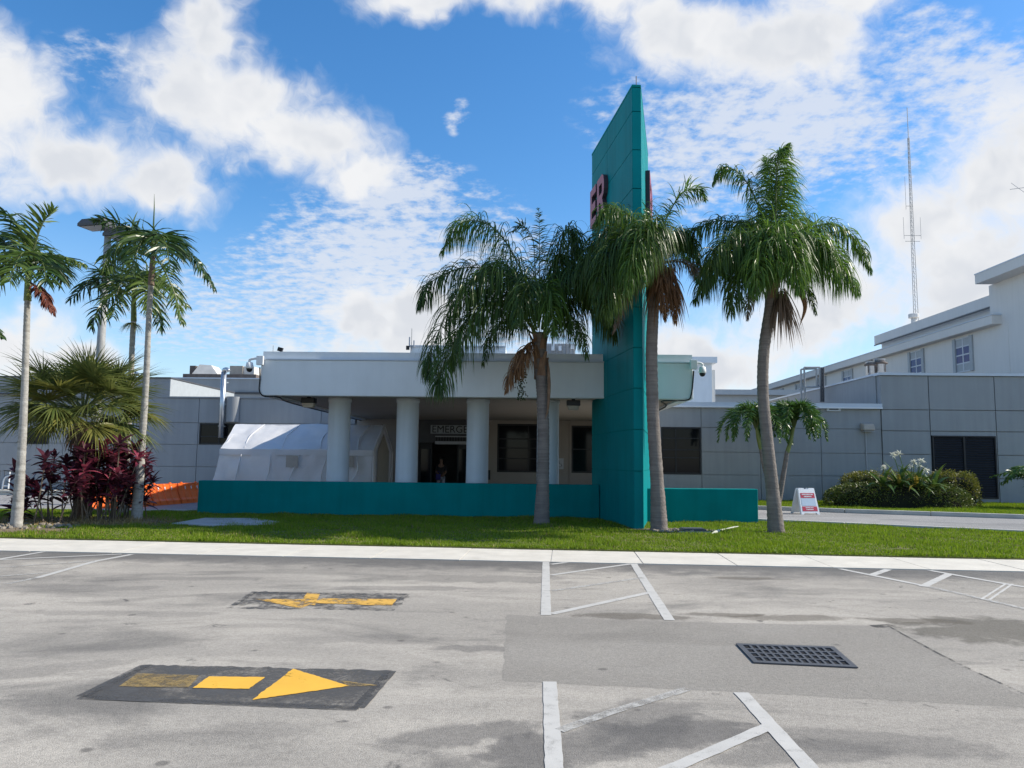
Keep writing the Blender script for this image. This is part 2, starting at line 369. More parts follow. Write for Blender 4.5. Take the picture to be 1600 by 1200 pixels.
def asphalt(name, base, dark, light, stains=(), kerb_band=None, fine=1.0):
    m = bpy.data.materials.new(name); m.use_nodes = True; nt = m.node_tree; N = nt.nodes.new; L = nt.links.new
    p = nt.nodes['Principled BSDF']; p.inputs['Roughness'].default_value = .88; p.inputs['Specular IOR Level'].default_value = .25
    geo = N('ShaderNodeNewGeometry'); pos = geo.outputs['Position']
    def noise(scale, sc=(1,1,1), detail=5, rough=.55, dist=0):
        mp = N('ShaderNodeMapping'); L(pos, mp.inputs[0]); mp.inputs['Scale'].default_value = sc
        n = N('ShaderNodeTexNoise'); L(mp.outputs[0], n.inputs['Vector']); n.inputs['Scale'].default_value = scale
        n.inputs['Detail'].default_value = detail; n.inputs['Roughness'].default_value = rough; n.inputs['Distortion'].default_value = dist
        return n.outputs['Fac']
    def rng(f, a, b, lo=0, hi=1):
        n = N('ShaderNodeMapRange'); n.interpolation_type = 'SMOOTHSTEP'; L(f, n.inputs[0])
        for i, v in zip((1,2,3,4), (a,b,lo,hi)): n.inputs[i].default_value = v
        return n.outputs[0]
    def mix(f, a, b):
        n = N('ShaderNodeMix'); n.data_type = 'RGBA'; L(f, n.inputs[0])
        for i, v in ((6,a),(7,b)):
            if isinstance(v, tuple): n.inputs[i].default_value = (*v, 1)
            else: L(v, n.inputs[i])
        return n.outputs[2]
    def mul(a, b):
        n = N('ShaderNodeMath'); n.operation = 'MULTIPLY'
        for i, v in enumerate((a, b)):
            if isinstance(v, (int, float)): n.inputs[i].default_value = v
            else: L(v, n.inputs[i])
        return n.outputs[0]
    def addm(a, b):
        n = N('ShaderNodeMath'); n.operation = 'ADD'
        for i, v in enumerate((a, b)):
            if isinstance(v, (int, float)): n.inputs[i].default_value = v
            else: L(v, n.inputs[i])
        return n.outputs[0]
    c = mix(rng(noise(.55, (.45, 1.2, 1), 6, .55, .6), .40, .66), base, light)
    c = mix(mul(rng(noise(.42, (.55, 1.3, 1), 7, .62, 1.2), .50, .70), .75), c, dark)
    c = mix(mul(rng(noise(1.3, (.5, 1.6, 1), 7, .68, .5), .52, .74), .5), c, dark)
    c = mix(mul(rng(noise(3.4, (.8, 1.2, 1), 6, .7), .56, .78), .5), c, dark)
    c = mix(mul(rng(noise(.9, (.6, 1.5, 1), 7, .7, .8), .56, .72), .55), c, light)
    c = mix(mul(rng(noise(9.0, (1, 1, 1), 4, .7), .66, .76), .45), c, (.09, .085, .078))
    brk = noise(2.2, (1, 1, 1), 6, .6, .4)
    if kerb_band:
        (x0, y0, x1, y1), wdt = kerb_band
        d = Vector((x1-x0, y1-y0)).normalized(); nx, ny = d.y, -d.x     # towards the camera side
        if ny > 0: nx, ny = -nx, -ny
        dp = N('ShaderNodeVectorMath'); dp.operation = 'DOT_PRODUCT'; L(pos, dp.inputs[0]); dp.inputs[1].default_value = (nx, ny, 0)
        dist = addm(dp.outputs['Value'], -(x0*nx+y0*ny))
        dist = addm(dist, mul(addm(brk, -.5), 1.8))
        c = mix(mul(rng(dist, wdt*1.25, wdt*.2), .82), c, (.105, .102, .098))
    for (cx, cy, rx, ry, ang, col, amt) in stains:
        mp = N('ShaderNodeMapping'); mp.vector_type = 'TEXTURE'; L(pos, mp.inputs[0])
        mp.inputs['Location'].default_value = (cx, cy, 0); mp.inputs['Rotation'].default_value = (0, 0, R(ang)); mp.inputs['Scale'].default_value = (rx, ry, 5)
        g = N('ShaderNodeTexGradient'); g.gradient_type = 'SPHERICAL'; L(mp.outputs[0], g.inputs[0])
        f = addm(g.outputs['Fac'], mul(addm(brk, -.5), 1.5))
        c = mix(mul(rng(f, .22, .55), amt), c, col)
    # small oil drips
    vo = N('ShaderNodeTexVoronoi'); vo.inputs['Scale'].default_value = 1.7; vo.inputs['Randomness'].default_value = 1; L(pos, vo.inputs['Vector'])
    c = mix(mul(rng(addm(vo.outputs['Distance'], mul(addm(brk, -.5), .16)), .085, .03), .55), c, (.075, .07, .064))
    # aggregate
    sp = noise(110*fine, (1,1,1), 3, .7)
    sp2 = noise(34*fine, (1,1,1), 4, .7)
    hs = N('ShaderNodeHueSaturation'); L(c, hs.inputs['Color']); hs.inputs['Saturation'].default_value = 1
    L(addm(rng(sp, .3, .7, .76, 1.16), rng(sp2, .3, .7, -.13, .10)), hs.inputs['Value'])
    L(hs.outputs[0], p.inputs['Base Color'])
    b = N('ShaderNodeBump'); b.inputs['Strength'].default_value = .55; b.inputs['Distance'].default_value = .012; L(sp, b.inputs['Height']); L(b.outputs[0], p.inputs['Normal'])
    return m

# ------------------------------------------------------------------ ground, road, kerbs, paint
SW_F = (G(0, 862), G(1600, 895)); SW_B = (G(0, 843), G(1600, 877))
def on(line, x):
    a, b = line; return a.y+(b.y-a.y)*(x-a.x)/(b.x-a.x)
def st(px, py, rx, ry, ang=0, col=(.10, .085, .065), amt=.6):
    g = G(px, py); return (g.x, g.y, rx, ry, ang, col, amt)
DK = (.125, .118, .11)
M['asphalt'] = asphalt('bleached_asphalt', (.335, .308, .268), (.142, .134, .122), (.445, .407, .350),
    [st(990, 965, 1.0, .28), st(1130, 962, .9, .2), st(1230, 966, 1.1, .28), st(1550, 985, 1.5, .9, 8, (.11, .10, .08), .75), st(1440, 972, .9, .22, -10), st(1170, 905, .8, .25),
     st(750, 905, 2.4, .6, 0, DK, .45), st(480, 935, 2.0, .55, 0, DK, .3), st(740, 1015, .5, .2, 0, DK, .55), st(900, 1170, 1.3, .45, 25, DK, .6), st(1060, 1150, .9, .45, 20, DK, .75), st(1350, 1160, 1.2, .35, -10, DK, .4),
     st(720, 1150, .9, .3, 20, DK, .6), st(640, 920, 1.6, .3, 2, DK, .4), st(300, 905, 1.4, .3, 4, DK, .35), st(200, 960, 1.8, .25, 0, DK, .3), st(1000, 1120, .6, .5, 40, DK, .5), st(1250, 1180, .9, .3, 10, DK, .5), st(820, 1190, .4, .6, 0, DK, .45), st(80, 920, 2.2, .5, 0, DK, .35), st(60, 1050, .9, .3, 30, DK, .35), st(1330, 925, 1.5, .35, 0, DK, .25), st(560, 1000, 1.6, .3, 0, DK, .25), st(330, 1150, 1.2, .3, 10, DK, .25)],
    ((SW_F[0].x, SW_F[0].y, SW_F[1].x, SW_F[1].y), 1.35))
M['patch'] = asphalt('trench_asphalt', (.275, .254, .222), (.225, .208, .182), (.31, .287, .252), fine=1.3)
M['drive'] = asphalt('driveway_asphalt', (.27, .265, .26), (.18, .18, .18), (.32, .315, .31))

ground = MB().add([(-600, -300, 0), (600, -300, 0), (600, 900, 0), (-600, 900, 0)], [(0, 1, 2, 3)]).build('ground', M['asphalt'], kind='structure')
dv = MB().add([(-60, 14, .004), (60, 14, .004), (60, 37, .004), (-60, 37, .004)], [(0, 1, 2, 3)])
dv.build('driveway', M['drive'], kind='structure')
# lot side stays the bleached asphalt: the driveway sheet only shows behind the planted island

def rough_edge(pts, step, amp, seed=1):
    rnd = random.Random(seed); out = []
    for a, b in zip(pts, list(pts[1:])+[pts[0]]):
        a, b = Vector(a), Vector(b); n = max(1, int((b-a).length/step)); t = (b-a).normalized(); w = Vector((-t.y, t.x))
        out += [tuple(a+(b-a)*(i/n)+w*rnd.gauss(0, amp)) for i in range(n)]
    return out
ZN = [0]
def sheet(name, pts, m, z, kind='structure'):
    return MB().add([(p[0], p[1], z) for p in pts], [tuple(range(len(pts)))]).build(name, m, kind=kind)
# asphalt of the lot is laid over the driveway sheet up to the sidewalk
x0, x1 = -60, 60
sheet('parking_lot', [(x0, -40), (x1, -40), (x1, on(SW_F, x1)), (x0, on(SW_F, x0))], M['asphalt'], .010)
pa = [G(792, 962), G(1000, 972), G(1390, 980), G(1510, 1045), G(1640, 1110), G(1300, 1092), G(1080, 1080), G(785, 1066)]
sheet('trench_patch', rough_edge([(p.x, p.y) for p in pa], .08, .008), M['patch'], .0108)
def stripe(name, pts, w, m, z=.0145):
    pts = [G(*p) if len(p) == 2 else Vector(p) for p in pts]; vs = []; mb = MB(); ZN[0] += 1; z = z+ZN[0]*.00004; rnd = random.Random(ZN[0])
    fine = []
    for a, b in zip(pts, pts[1:]):
        n = max(1, int((b-a).length/.07)); fine += [a+(b-a)*(i/n) for i in range(n)]
    pts = fine+[pts[-1]]
    for i, p in enumerate(pts):
        t = (pts[min(i+1, len(pts)-1)]-pts[max(i-1, 0)]); t.z = 0; t.normalize(); n = Vector((-t.y, t.x, 0))
        e1, e2 = w/2+rnd.gauss(0, .0018), w/2+rnd.gauss(0, .0018); vs += [(p.x+n.x*e1, p.y+n.y*e1, z), (p.x-n.x*e2, p.y-n.y*e2, z)]
    mb.add(vs, [(2*i, 2*i+1, 2*i+3, 2*i+2) for i in range(len(pts)-1)])
    return mb.build(name, m, kind='structure')
PW, PF = M['paint'], M['paintw']
for pts, w, m in [([(853, 879), (853, 963)], .115, PW), ([(990, 882), (1046, 971)], .115, PW), ([(861, 883), (890, 879.5)], .09, PW), ([(861, 900), (985, 882.5)], .09, PW),
    ([(861, 925), (1004, 904)], .09, PF), ([(862, 961), (1022, 926)], .10, PW),
    ([(859, 1068), (866, 1200), (872, 1290)], .105, PW), ([(1158, 1085), (1262, 1200), (1330, 1290)], .105, PW), ([(874, 1145), (960, 1114), (1075, 1079)], .085, PF), ([(1060, 1200), (1204, 1137)], .095, PW), ([(875, 1270), (1060, 1200)], .095, PW),
    ([(1312, 890), (1450, 918)], .10, PW), ([(1450, 918), (1530, 936), (1640, 962)], .10, PF), ([(1452, 892.5), (1572, 914), (1640, 925)], .10, PW),
    ([(1388, 891), (1362, 900)], .12, PW), ([(1484, 898), (1442, 918)], .12, PW), ([(1571, 914), (1534, 938)], .035, PW), ([(1582, 914), (1546, 939)], .035, PW),
    ([(68, 863.5), (-30, 880)], .10, PW), ([(190, 867), (-20, 877)], .09, PW), ([(206, 867.5), (150, 878), (60, 904)], .10, PW), ([(60, 904), (10, 914)], .1, PF), ([(148, 878), (-20, 889)], .085, PF), ([(78, 896), (0, 902)], .08, PF)]:
    stripe('parking_line', pts, w, m)
stripe('asphalt_crack', [(1388, 980), (1420, 998), (1470, 1025), (1512, 1046), (1560, 1068), (1610, 1092)], .022, M['crack'], .0135)
stripe('asphalt_crack', [(1365, 981), (1395, 979)], .12, M['crack'], .0135)
# block-out patches with the arrows
sheet('arrow_patch', rough_edge([(p.x, p.y) for p in (G(125, 1093), G(560, 1111), G(613, 1050), G(225, 1041))], .05, .012), M['sealer'], .0125)
sheet('arrow_patch', rough_edge([(p.x, p.y) for p in (G(358, 952), G(617, 956), G(640, 930), G(398, 926))], .06, .025), M['sealerw'], .0125)
for seg in ([(358, 952), (398, 926)], [(398, 927), (640, 930)], [(600, 950), (636, 931)]): stripe('patch_edge', seg, .07, M['sealerw'], .0138)
for seg in ([(125, 1092), (560, 1110)], [(560, 1109), (611, 1051)], [(128, 1091), (228, 1042)]): stripe('patch_edge', seg, .09, M['sealer'], .0138)
def poly(name, px, m, z=.0158): ZN[0] += 1; return sheet(name, rough_edge([(p.x, p.y) for p in (G(*q) for q in px)], .03, .003, ZN[0]), m, z+ZN[0]*.00001)
poly('arrow_shaft', [(301, 1078), (389, 1079.5), (414, 1061), (326, 1060)], M['yellow'])
poly('arrow_head', [(394, 1097), (545, 1075), (458, 1048)], M['yellow'])
poly('arrow_tip', [(543, 1076), (590, 1074), (530, 1066)], M['yellowf'])
poly('arrow_tail', [(185, 1076), (295, 1077), (312, 1058), (215, 1055)], M['yellowf'])
poly('arrow_head', [(398, 938), (470, 953), (486, 946), (470, 938)], M['yelloww'])
poly('arrow_head', [(468, 944), (492, 948), (500, 930), (480, 928)], M['yelloww'])
poly('arrow_shaft', [(486, 944), (505, 937), (620, 938), (612, 949)], M['yelloww'])

# sidewalk of separate slabs
sw = MB()
sw.prism([(-40, on(SW_F, -40)+.01), (40, on(SW_F, 40)+.01), (40, on(SW_B, 40)-.01), (-40, on(SW_B, -40)-.01)], 0, .016)
sidewalk = sw.build('sidewalk', M['kerb'], kind='structure')
xx = -22.5; k = 0
while xx < 24:
    a, b = xx+.008, xx+1.53-.008
    tw = lambda x: x*1.02
    f0, f1, b0, b1 = on(SW_F, a), on(SW_F, b), on(SW_B, a), on(SW_B, b)
    dz = random.uniform(-.004, .004)
    MB().prism([(a, f0), (b, f1), (b+.09, b1), (a+.09, b0)], .002, .024+dz*.5).build('slab', M['concrete'], parent=sidewalk)
    xx += 1.53

# planted island: soil, turf, kerb at its far side
WL0, WL1 = G(310, 804), Vector((2.2, 22.75, 0)); WL0 = Vector((WL0.x, 22.95, 0))
WR0, WR1 = Vector((3.1, 21.45, 0)), Vector((6.52, 21.75, 0))
RF = (G(1181, 816.5), G(1320, 822.5), G(1600, 835.5))
isl = [(-24, on(SW_B, -24)), (24, on(SW_B, 24)), (24, 18.3), (RF[2].x, RF[2].y), (RF[1].x, RF[1].y), (RF[0].x, RF[0].y), (6.2, 22.3), (2.0, 23.1), (-9.6, 23.55), (-24, 23.6)]
lawn = MB().prism(isl, -.02, .05).build('lawn', M['turf'], kind='structure')
back_e = [(24, 18.3), (RF[2].x, RF[2].y), (RF[1].x, RF[1].y), (RF[0].x, RF[0].y)]
def kerb(name, pts, w, h, seglen=3.0):
    pts = [Vector((p[0], p[1], 0)) for p in pts]
    root = MB().tube([(p.x, p.y, -.3) for p in pts], .02, 4).build(name, M['kerb'], kind='structure')
    for a, b in zip(pts, pts[1:]):
        t = (b-a); n = max(1, round(t.length/seglen)); s = Vector((-t.y, t.x, 0)).normalized()*w/2
        for i in range(n):
            p, q = a+t*(i/n), a+t*((i+1)/n); e = t.normalized()*.006
            MB().prism([tuple((p+e+s).xy), tuple((p+e-s).xy), tuple((q-e-s).xy), tuple((q-e+s).xy)], 0, h+random.uniform(-.003, .003)).build('kerb_stone', M['kerb'], parent=root, bevel=.02)
    return root
kerb('kerb', back_e, .16, .115)
kerb('kerb', [(-9.8, 23.65), (-24, 23.7)], .16, .10)
# strip of lawn and kerb at the foot of the building
KB = [G(1150, 795), G(1320, 801.5), G(1600, 811)]
kb = [(4.0, KB[0].y+.2)]+[(p.x, p.y) for p in KB]+[(26, KB[2].y-.6)]
strip_l = kb+[(26, 34), (4.0, 34)]
lawn2 = MB().prism(strip_l, -.02, .11).build('lawn_strip', M['turf'], kind='structure')
kerb('kerb', kb, .17, .145)
# bare soil under the palms and shrubs
def blobsheet(name, cx, cy, rx, ry, m, z, n=22, j=.25, seed=1):
    rnd = random.Random(seed)
    return sheet(name, [(cx+rx*math.cos(2*math.pi*i/n)*(1+rnd.uniform(-j, j)), cy+ry*math.sin(2*math.pi*i/n)*(1+rnd.uniform(-j, j))) for i in range(n)], m, z)
g = G(95, 822); blobsheet('soil', g.x, g.y+.7, 2.6, 1.5, M['soil'], .056, seed=3)
g = G(20, 832); blobsheet('soil', g.x, g.y, 1.5, .7, M['soil'], .058, seed=4)
g = G(1060, 832); blobsheet('soil', g.x, g.y+.1, 1.1, .55, M['soil'], .056, seed=5)
g = G(846, 823); blobsheet('soil', g.x, g.y+.1, .5, .35, M['soil'], .056, seed=6)
g = G(1213, 836); blobsheet('soil', g.x, g.y+.05, .45, .3, M['soil'], .056, seed=7)
SOIL = [(G(95, 822).x, G(95, 822).y+.7, 2.5, 1.4), (G(20, 832).x, G(20, 832).y, 1.3, .6), (G(1060, 832).x, G(1060, 832).y+.1, .95, .45), (G(846, 823).x, G(846, 823).y+.1, .4, .25), (G(1213, 836).x, G(1213, 836).y, .38, .25)]
pave = [G(268, 823), G(330, 826), G(425, 824.5), G(436, 820), G(400, 814.5), G(320, 814)]
tag(MB().prism([(p.x, p.y) for p in pave], .02, .085).build('utility_slab', M['slab']), 'flat pale concrete pad lying in the shaded grass before the low wall', 'concrete pad')

# ------------------------------------------------------------------ grass blades
def grass(name, region, count, h, seed, m, mask=None, z=.05, lean=.5):
    rng = np.random.default_rng(seed); pts = np.array(region); lo, hi = pts.min(0), pts.max(0); out = np.zeros((0, 2))
    while len(out) < count:
        q = rng.uniform(lo, hi, (count, 2)); ins = np.zeros(len(q), bool); j = len(pts)-1
        for i in range(len(pts)):
            xi, yi = pts[i]; xj, yj = pts[j]
            c = ((yi > q[:, 1]) != (yj > q[:, 1])) & (q[:, 0] < (xj-xi)*(q[:, 1]-yi)/(yj-yi+1e-12)+xi); ins ^= c; j = i
        q = q[ins]
        if mask:
            keep = np.ones(len(q), bool)
            for (cx, cy, rx, ry) in mask:
                keep &= (((q[:, 0]-cx)/rx)**2+((q[:, 1]-cy)/ry)**2 > rng.uniform(.6, 1.25, len(q)))
            q = q[keep]
        out = np.vstack([out, q])
    q = out[:count]; n = count
    hh = h*rng.uniform(.55, 1.35, n)*(1+.35*np.sin(q[:, 0]*1.7+np.sin(q[:, 1]*2.3)))*(1+.3*np.sin(q[:, 0]*5.3+q[:, 1]*3.1)); a = rng.uniform(0, 2*np.pi, n); w = rng.uniform(.006, .013, n)
    l = rng.uniform(0, lean, n)*hh; b = rng.uniform(0, 2*np.pi, n)
    V = np.zeros((n, 3, 3)); V[:, :, :2] = q[:, None, :]; V[:, :, 2] = z
    V[:, 0, 0] += np.cos(a)*w; V[:, 0, 1] += np.sin(a)*w; V[:, 1, 0] -= np.cos(a)*w; V[:, 1, 1] -= np.sin(a)*w
    V[:, 2, 0] += np.cos(b)*l; V[:, 2, 1] += np.sin(b)*l; V[:, 2, 2] += hh
    me = bpy.data.meshes.new(name); me.vertices.add(3*n); me.vertices.foreach_set('co', V.ravel())
    me.loops.add(3*n); me.loops.foreach_set('vertex_index', np.arange(3*n, dtype=np.int32)); me.polygons.add(n)
    me.polygons.foreach_set('loop_start', np.arange(0, 3*n, 3, dtype=np.int32)); me.materials.append(m); me.update(); me.validate()
    o = bpy.data.objects.new(name, me); COL.objects.link(o); o['kind'] = 'stuff'; return o
rnd = random.Random(17)
BARE = [(rnd.uniform(-13, 15), 15.1+abs(rnd.gauss(0, 2.4)), rnd.uniform(.08, .32), rnd.uniform(.05, .14)) for _ in range(110)]
gm = BARE+SOIL+[(G(350, 820).x, G(350, 820).y, 1.35, .55)]
isl_v = [(-16, on(SW_B, -16)+.02), (17, on(SW_B, 17)+.02), (17, 19.4), (RF[2].x, RF[2].y-.1), (RF[1].x, RF[1].y-.1), (RF[0].x, RF[0].y-.1), (6.2, 22.2), (2.0, 22.9), (-9.6, 23.5), (-20, 23.5)]
tag(grass('grass', isl_v, 210000, .050, 1, M['blade'], gm), 'mown green grass covering the island between sidewalk and low wall', 'grass')
tag(grass('grass', [(-16, on(SW_B, -16)+.0), (17, on(SW_B, 17)+.0), (17, on(SW_B, 17)+.14), (-16, on(SW_B, -16)+.14)], 9000, .05, 2, M['blade'], None, .05, .9), 'ragged grass edge along the back of the sidewalk', 'grass')
tag(grass('grass', [(p[0], p[1]+.12) for p in kb]+[(26, 33.4), (4, 33.4)], 90000, .06, 3, M['blade'], None, .11), 'bright grass strip along the foot of the grey building', 'grass')
tag(grass('dry_grass', isl_v, 17000, .05, 8, M['drygrass'], [(x_, y_, 1.3, .5) for x_, y_ in [(random.uniform(-14, 14), random.uniform(15.5, 21)) for _ in range(16)]], .05, .9), 'dry straw blades scattered through the island lawn', 'grass')
tag(grass('dry_grass', [(s[0]+s[2]*1.05*math.cos(t), s[1]+s[3]*1.05*math.sin(t)) for s in SOIL[:1] for t in np.linspace(0, 6.2, 16)], 2500, .10, 5, M['drygrass'], None, .055, 1.5), 'dry tufts and litter under the purple shrubs', 'grass')

# ------------------------------------------------------------------ buildings
def panel_wall(parent, y, xs, zs, openings, m, gap=.013, depth=.035, back=None):
    """wall facing -Y made of single proud panels around openings"""
    zs = sorted(zs); xs = sorted(xs)
    for i in range(len(xs)-1):
        for j in range(len(zs)-1):
            rects = [(xs[i]+gap, xs[i+1]-gap, zs[j]+gap, zs[j+1]-gap)]
            for (a, b, c, d) in openings:
                nxt = []
                for (x0, x1, z0, z1) in rects:
                    if a >= x1 or b <= x0 or c >= z1 or d <= z0: nxt.append((x0, x1, z0, z1)); continue
                    if z0 < c: nxt.append((x0, x1, z0, c))
                    if z1 > d: nxt.append((x0, x1, d, z1))
                    zz0, zz1 = max(z0, c), min(z1, d)
                    if x0 < a: nxt.append((x0, a, zz0, zz1))
                    if x1 > b: nxt.append((b, x1, zz0, zz1))
                rects = nxt
            for (x0, x1, z0, z1) in rects:
                if x1-x0 > .04 and z1-z0 > .04:
                    MB().box(x0, x1, y, y+.0495 if depth < .05 else y+depth, z0, z1).build('panel', m, parent=parent)
def window(parent, y, x0, x1, z0, z1, cols, rows, name='window', fm=None, gm_=None, fw=.06):
    """dark window set into a wall facing -Y; frame and panes its sub-parts"""
    f = MB().box(x0, x1, y+.045, y+.06, z0, z1).build(name, M['black'], parent=parent)
    fr = MB()
    e = fw
    fr.box(x0, x0+e, y-.01, y+.044, z0, z1).box(x1-e, x1, y-.01, y+.044, z0, z1).box(x0+e, x1-e, y-.01, y+.044, z1-e, z1).box(x0+e, x1-e, y-.01, y+.044, z0, z0+e)
    cs = [x0+e+(x1-x0-2*e)*c for c in cols]; rs = [z0+e+(z1-z0-2*e)*r for r in rows]
    for c in cs[1:-1]: fr.box(c-.025, c+.025, y, y+.043, z0+e, z1-e)
    for r_ in rs[1:-1]: fr.box(x0+e, x1-e, y+.002, y+.042, r_-.025, r_+.025)
    fr.build('frame', fm or M['black'], parent=f)
    for i in range(len(cs)-1):
        for j in range(len(rs)-1):
            MB().box(cs[i]+.02, cs[i+1]-.02, y+.03, y+.036, rs[j]+.02, rs[j+1]-.02).build('pane', gm_ or M['glass'], parent=f)
    return f
zA = lambda px, py, Y: A(px, py, Y).z
xA = lambda px, py, Y: A(px, py, Y).x

# --- low grey building right of the canopy and behind it
YR, YL = 33.5, 36.0
bld = thing('clinic_building', 'low grey clinic block with a beige emergency entrance under the canopy, behind the pylon', 'building', (8, YR, 0))
XW = A(1376, 640, YR).x                                   # where the taller wing begins
ztop = zA(1200, 634.5, YR)
zj = [0.0, zA(1096, 741.5, YR), zA(1096, 706, YR), zA(1096, 668, YR), ztop-.09]
xj = [4.95, A(1002, 700, YR).x, A(1096, 700, YR).x, A(1188, 700, YR).x, A(1283, 700, YR).x, XW]
ops = [(xA(1033, 700, YR), xA(1096, 700, YR)-.02, zA(1060, 741, YR), zA(1060, 667.5, YR))]
MB().box(4.9, XW+.0, YR+.05, YR+.35, 0, ztop-.1).build('wall', M['grey'], parent=bld)
MB().box(4.9, XW-.02, YR+.35, 50, ztop-.4, ztop-.25).build('roof', M['slab'], parent=bld)
panel_wall(bld, YR, xj, zj, ops, M['grey'])
window(bld, YR, *ops[0], [0, .36, 1], [0, .34, .52, .78, 1])
cp = MB().box(4.6, XW+.02, YR-.13, YR+.5, ztop-.075, ztop+.14)
cpo = cp.build('coping', M['coping'], parent=bld)
MB().box(4.6, XW+.02, YR-.16, YR-.131, ztop-.088, ztop-.02).build('drip_edge', M['wplastic'], parent=cpo)
px = A(1302, 638, YR)
vn = MB().box(px.x-.3, px.x+.3, YR-.06, YR-.002, zA(1302, 642.5, YR), zA(1302, 634, YR)-.02).build('scupper', M['winframe'], parent=bld)
MB().box(px.x-.2, px.x+.2, YR-.066, YR-.058, zA(1302, 640.5, YR), zA(1302, 637, YR)).build('slot', M['darkgrey'], parent=vn)
px = A(1195, 634, YR); MB().box(px.x-.3, px.x+.3, YR-.06, YR-.002, px.z-.26, px.z-.09).build('scupper', M['winframe'], parent=bld)

# --- entrance wall under the canopy
ent = bld
zs = 3.62
dr = (xA(655, 700, YL), xA(734, 700, YL), 0.0, zA(690, 691.5, YL))
w1 = (xA(777, 700, YL), xA(856, 700, YL), zA(815, 738, YL), zA(815, 662.5, YL))
w2 = (xA(893, 700, YL), xA(960, 700, YL), zA(905, 739, YL), zA(905, 665, YL))
we = MB()
we.box(-8.0, dr[0]-.15, YL+.05, YL+.3, 0, zs).box(dr[1]+.15, 4.9, YL+.05, YL+.3, 0, zs).box(dr[0]-.15, dr[1]+.15, YL+.05, YL+.3, dr[3], zs).box(4.9, 5.1, YR+.3, YL+.3, 0, zs)
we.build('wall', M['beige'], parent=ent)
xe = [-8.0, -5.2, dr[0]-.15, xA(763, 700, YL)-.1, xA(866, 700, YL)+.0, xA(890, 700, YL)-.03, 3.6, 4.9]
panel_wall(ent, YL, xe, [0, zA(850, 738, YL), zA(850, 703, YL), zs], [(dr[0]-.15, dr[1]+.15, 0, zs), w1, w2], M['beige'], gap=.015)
window(ent, YL, *w1, [0, .62, 1], [0, .27, .50, .70, 1])
window(ent, YL, *w2, [0, .5, 1], [0, .5, 1])
# objects on the sill behind the glass
dk = MB().box(dr[0]-.15, dr[1]+.15, YL-.02, YL+.049, dr[3], zs).build('door_head_panel', M['darkgrey'], parent=ent)
# door recess
rc = MB().box(dr[0]-.12, dr[0]-.02, YL+.3, YL+4, 0, dr[3]).box(dr[1]+.02, dr[1]+.12, YL+.3, YL+4, 0, dr[3]).box(dr[0]-.12, dr[1]+.12, YL+4, YL+4.1, 0, dr[3]).box(dr[0]-.12, dr[1]+.12, YL+.301, YL+4, dr[3]+.0, dr[3]+.1)
rc.build('vestibule', M['darkgrey'], parent=ent)
dx = (dr[1]-dr[0])/4
for i in (0, 3):
    d = MB().box(dr[0]+dx*i, dr[0]+dx*(i+1), YL+.16, YL+.20, .02, .12).box(dr[0]+dx*i, dr[0]+dx*(i+1), YL+.16, YL+.20, dr[3]-.3, dr[3]).box(dr[0]+dx*i, dr[0]+dx*i+.07, YL+.16, YL+.20, .12, dr[3]-.3).box(dr[0]+dx*(i+1)-.07, dr[0]+dx*(i+1), YL+.16, YL+.20, .12, dr[3]-.3).build('sliding_door', M['black'], parent=ent)
    MB().box(dr[0]+dx*i+.07, dr[0]+dx*(i+1)-.07, YL+.175, YL+.185, .12, dr[3]-.3).build('pane', M['glass'], parent=d)
# sign over the door
sg0, sg1 = A(673, 664, YL-.1), A(733.5, 678, YL-.1)
sign = thing('entrance_sign', 'dim EMERGENCY lettering board over the dark entrance doors', 'sign', (sg0.x, YL-.1, sg1.z))
MB().box(sg0.x, sg0.x+2.75, YL-.1, YL-.03, sg1.z, sg0.z).build('board', M['shutter'], parent=sign)
text_mesh('lettering', 'EMERGENCY', .47, (sg0.x+.05, YL-.105, sg1.z+.05), (1, 0, 0), (0, 0, 1), M['black'], sign, .02)
g0, g1 = A(680, 681, YL-.12), A(730, 694.5, YL-.12)
gr = thing('door_grille', 'barred grille box between the EMERGENCY board and the entrance doors', 'grille', (g0.x, YL-.12, g1.z))
MB().box(g0.x, g1.x+.3, YL-.1, YL-.03, g0.z-.05, g0.z).box(g0.x, g1.x+.3, YL-.1, YL-.03, g1.z, g1.z+.14).build('rail', M['gplastic'], parent=gr)
n = 14
for i in range(n):
    x = g0.x+(g1.x+.3-g0.x)*(i+.5)/n
    MB().box(x-.03, x+.03, YL-.09, YL-.04, g1.z+.14, g0.z-.05).build('bar', M['black'], parent=gr)
# wheelchair sign
h0, h1 = A(869.5, 716, YL-.03), A(880.5, 733, YL-.03)
hs = thing('accessible_sign', 'small pale wheelchair sign on the beige wall beside the window', 'sign', (h0.x, YL-.03, h1.z))
MB().box(h0.x, h1.x, YL-.03, YL-.002, h1.z, h0.z).build('plate', M['gplastic'], parent=hs)
cxh, czh = (h0.x+h1.x)/2, (h0.z+h1.z)/2
sy = MB(); sy.tube([(cxh-.01+.085*math.cos(t), YL-.034, czh-.07+.085*math.sin(t)) for t in np.linspace(2.2, 6.6, 12)], .012, 4)
sy.tube([(cxh-.04, YL-.034, czh+.10), (cxh-.03, YL-.034, czh), (cxh+.05, YL-.034, czh-.01), (cxh+.09, YL-.034, czh-.12)], .013, 4).lathe((cxh-.045, YL-.034, czh+.13), [(.001, -.022), (.022, 0), (.001, .022)], 8)
sy.build('wheelchair_symbol', M['darkgrey'], parent=hs)
# box on the wall by the third column, bench tops seen over the low wall
b0 = A(763, 742, YL-.1); tag(MB().box(b0.x-.06, b0.x+.09, YL-.12, YL-.002, b0.z-.22, b0.z+.22).box(b0.x-.02, b0.x+.05, YL-.16, YL-.121, b0.z-.1, b0.z+.08).build('wall_phone', M['black'], origin=(b0.x, YL-.1, b0.z)), 'small black box on the beige wall by the third column', 'box')

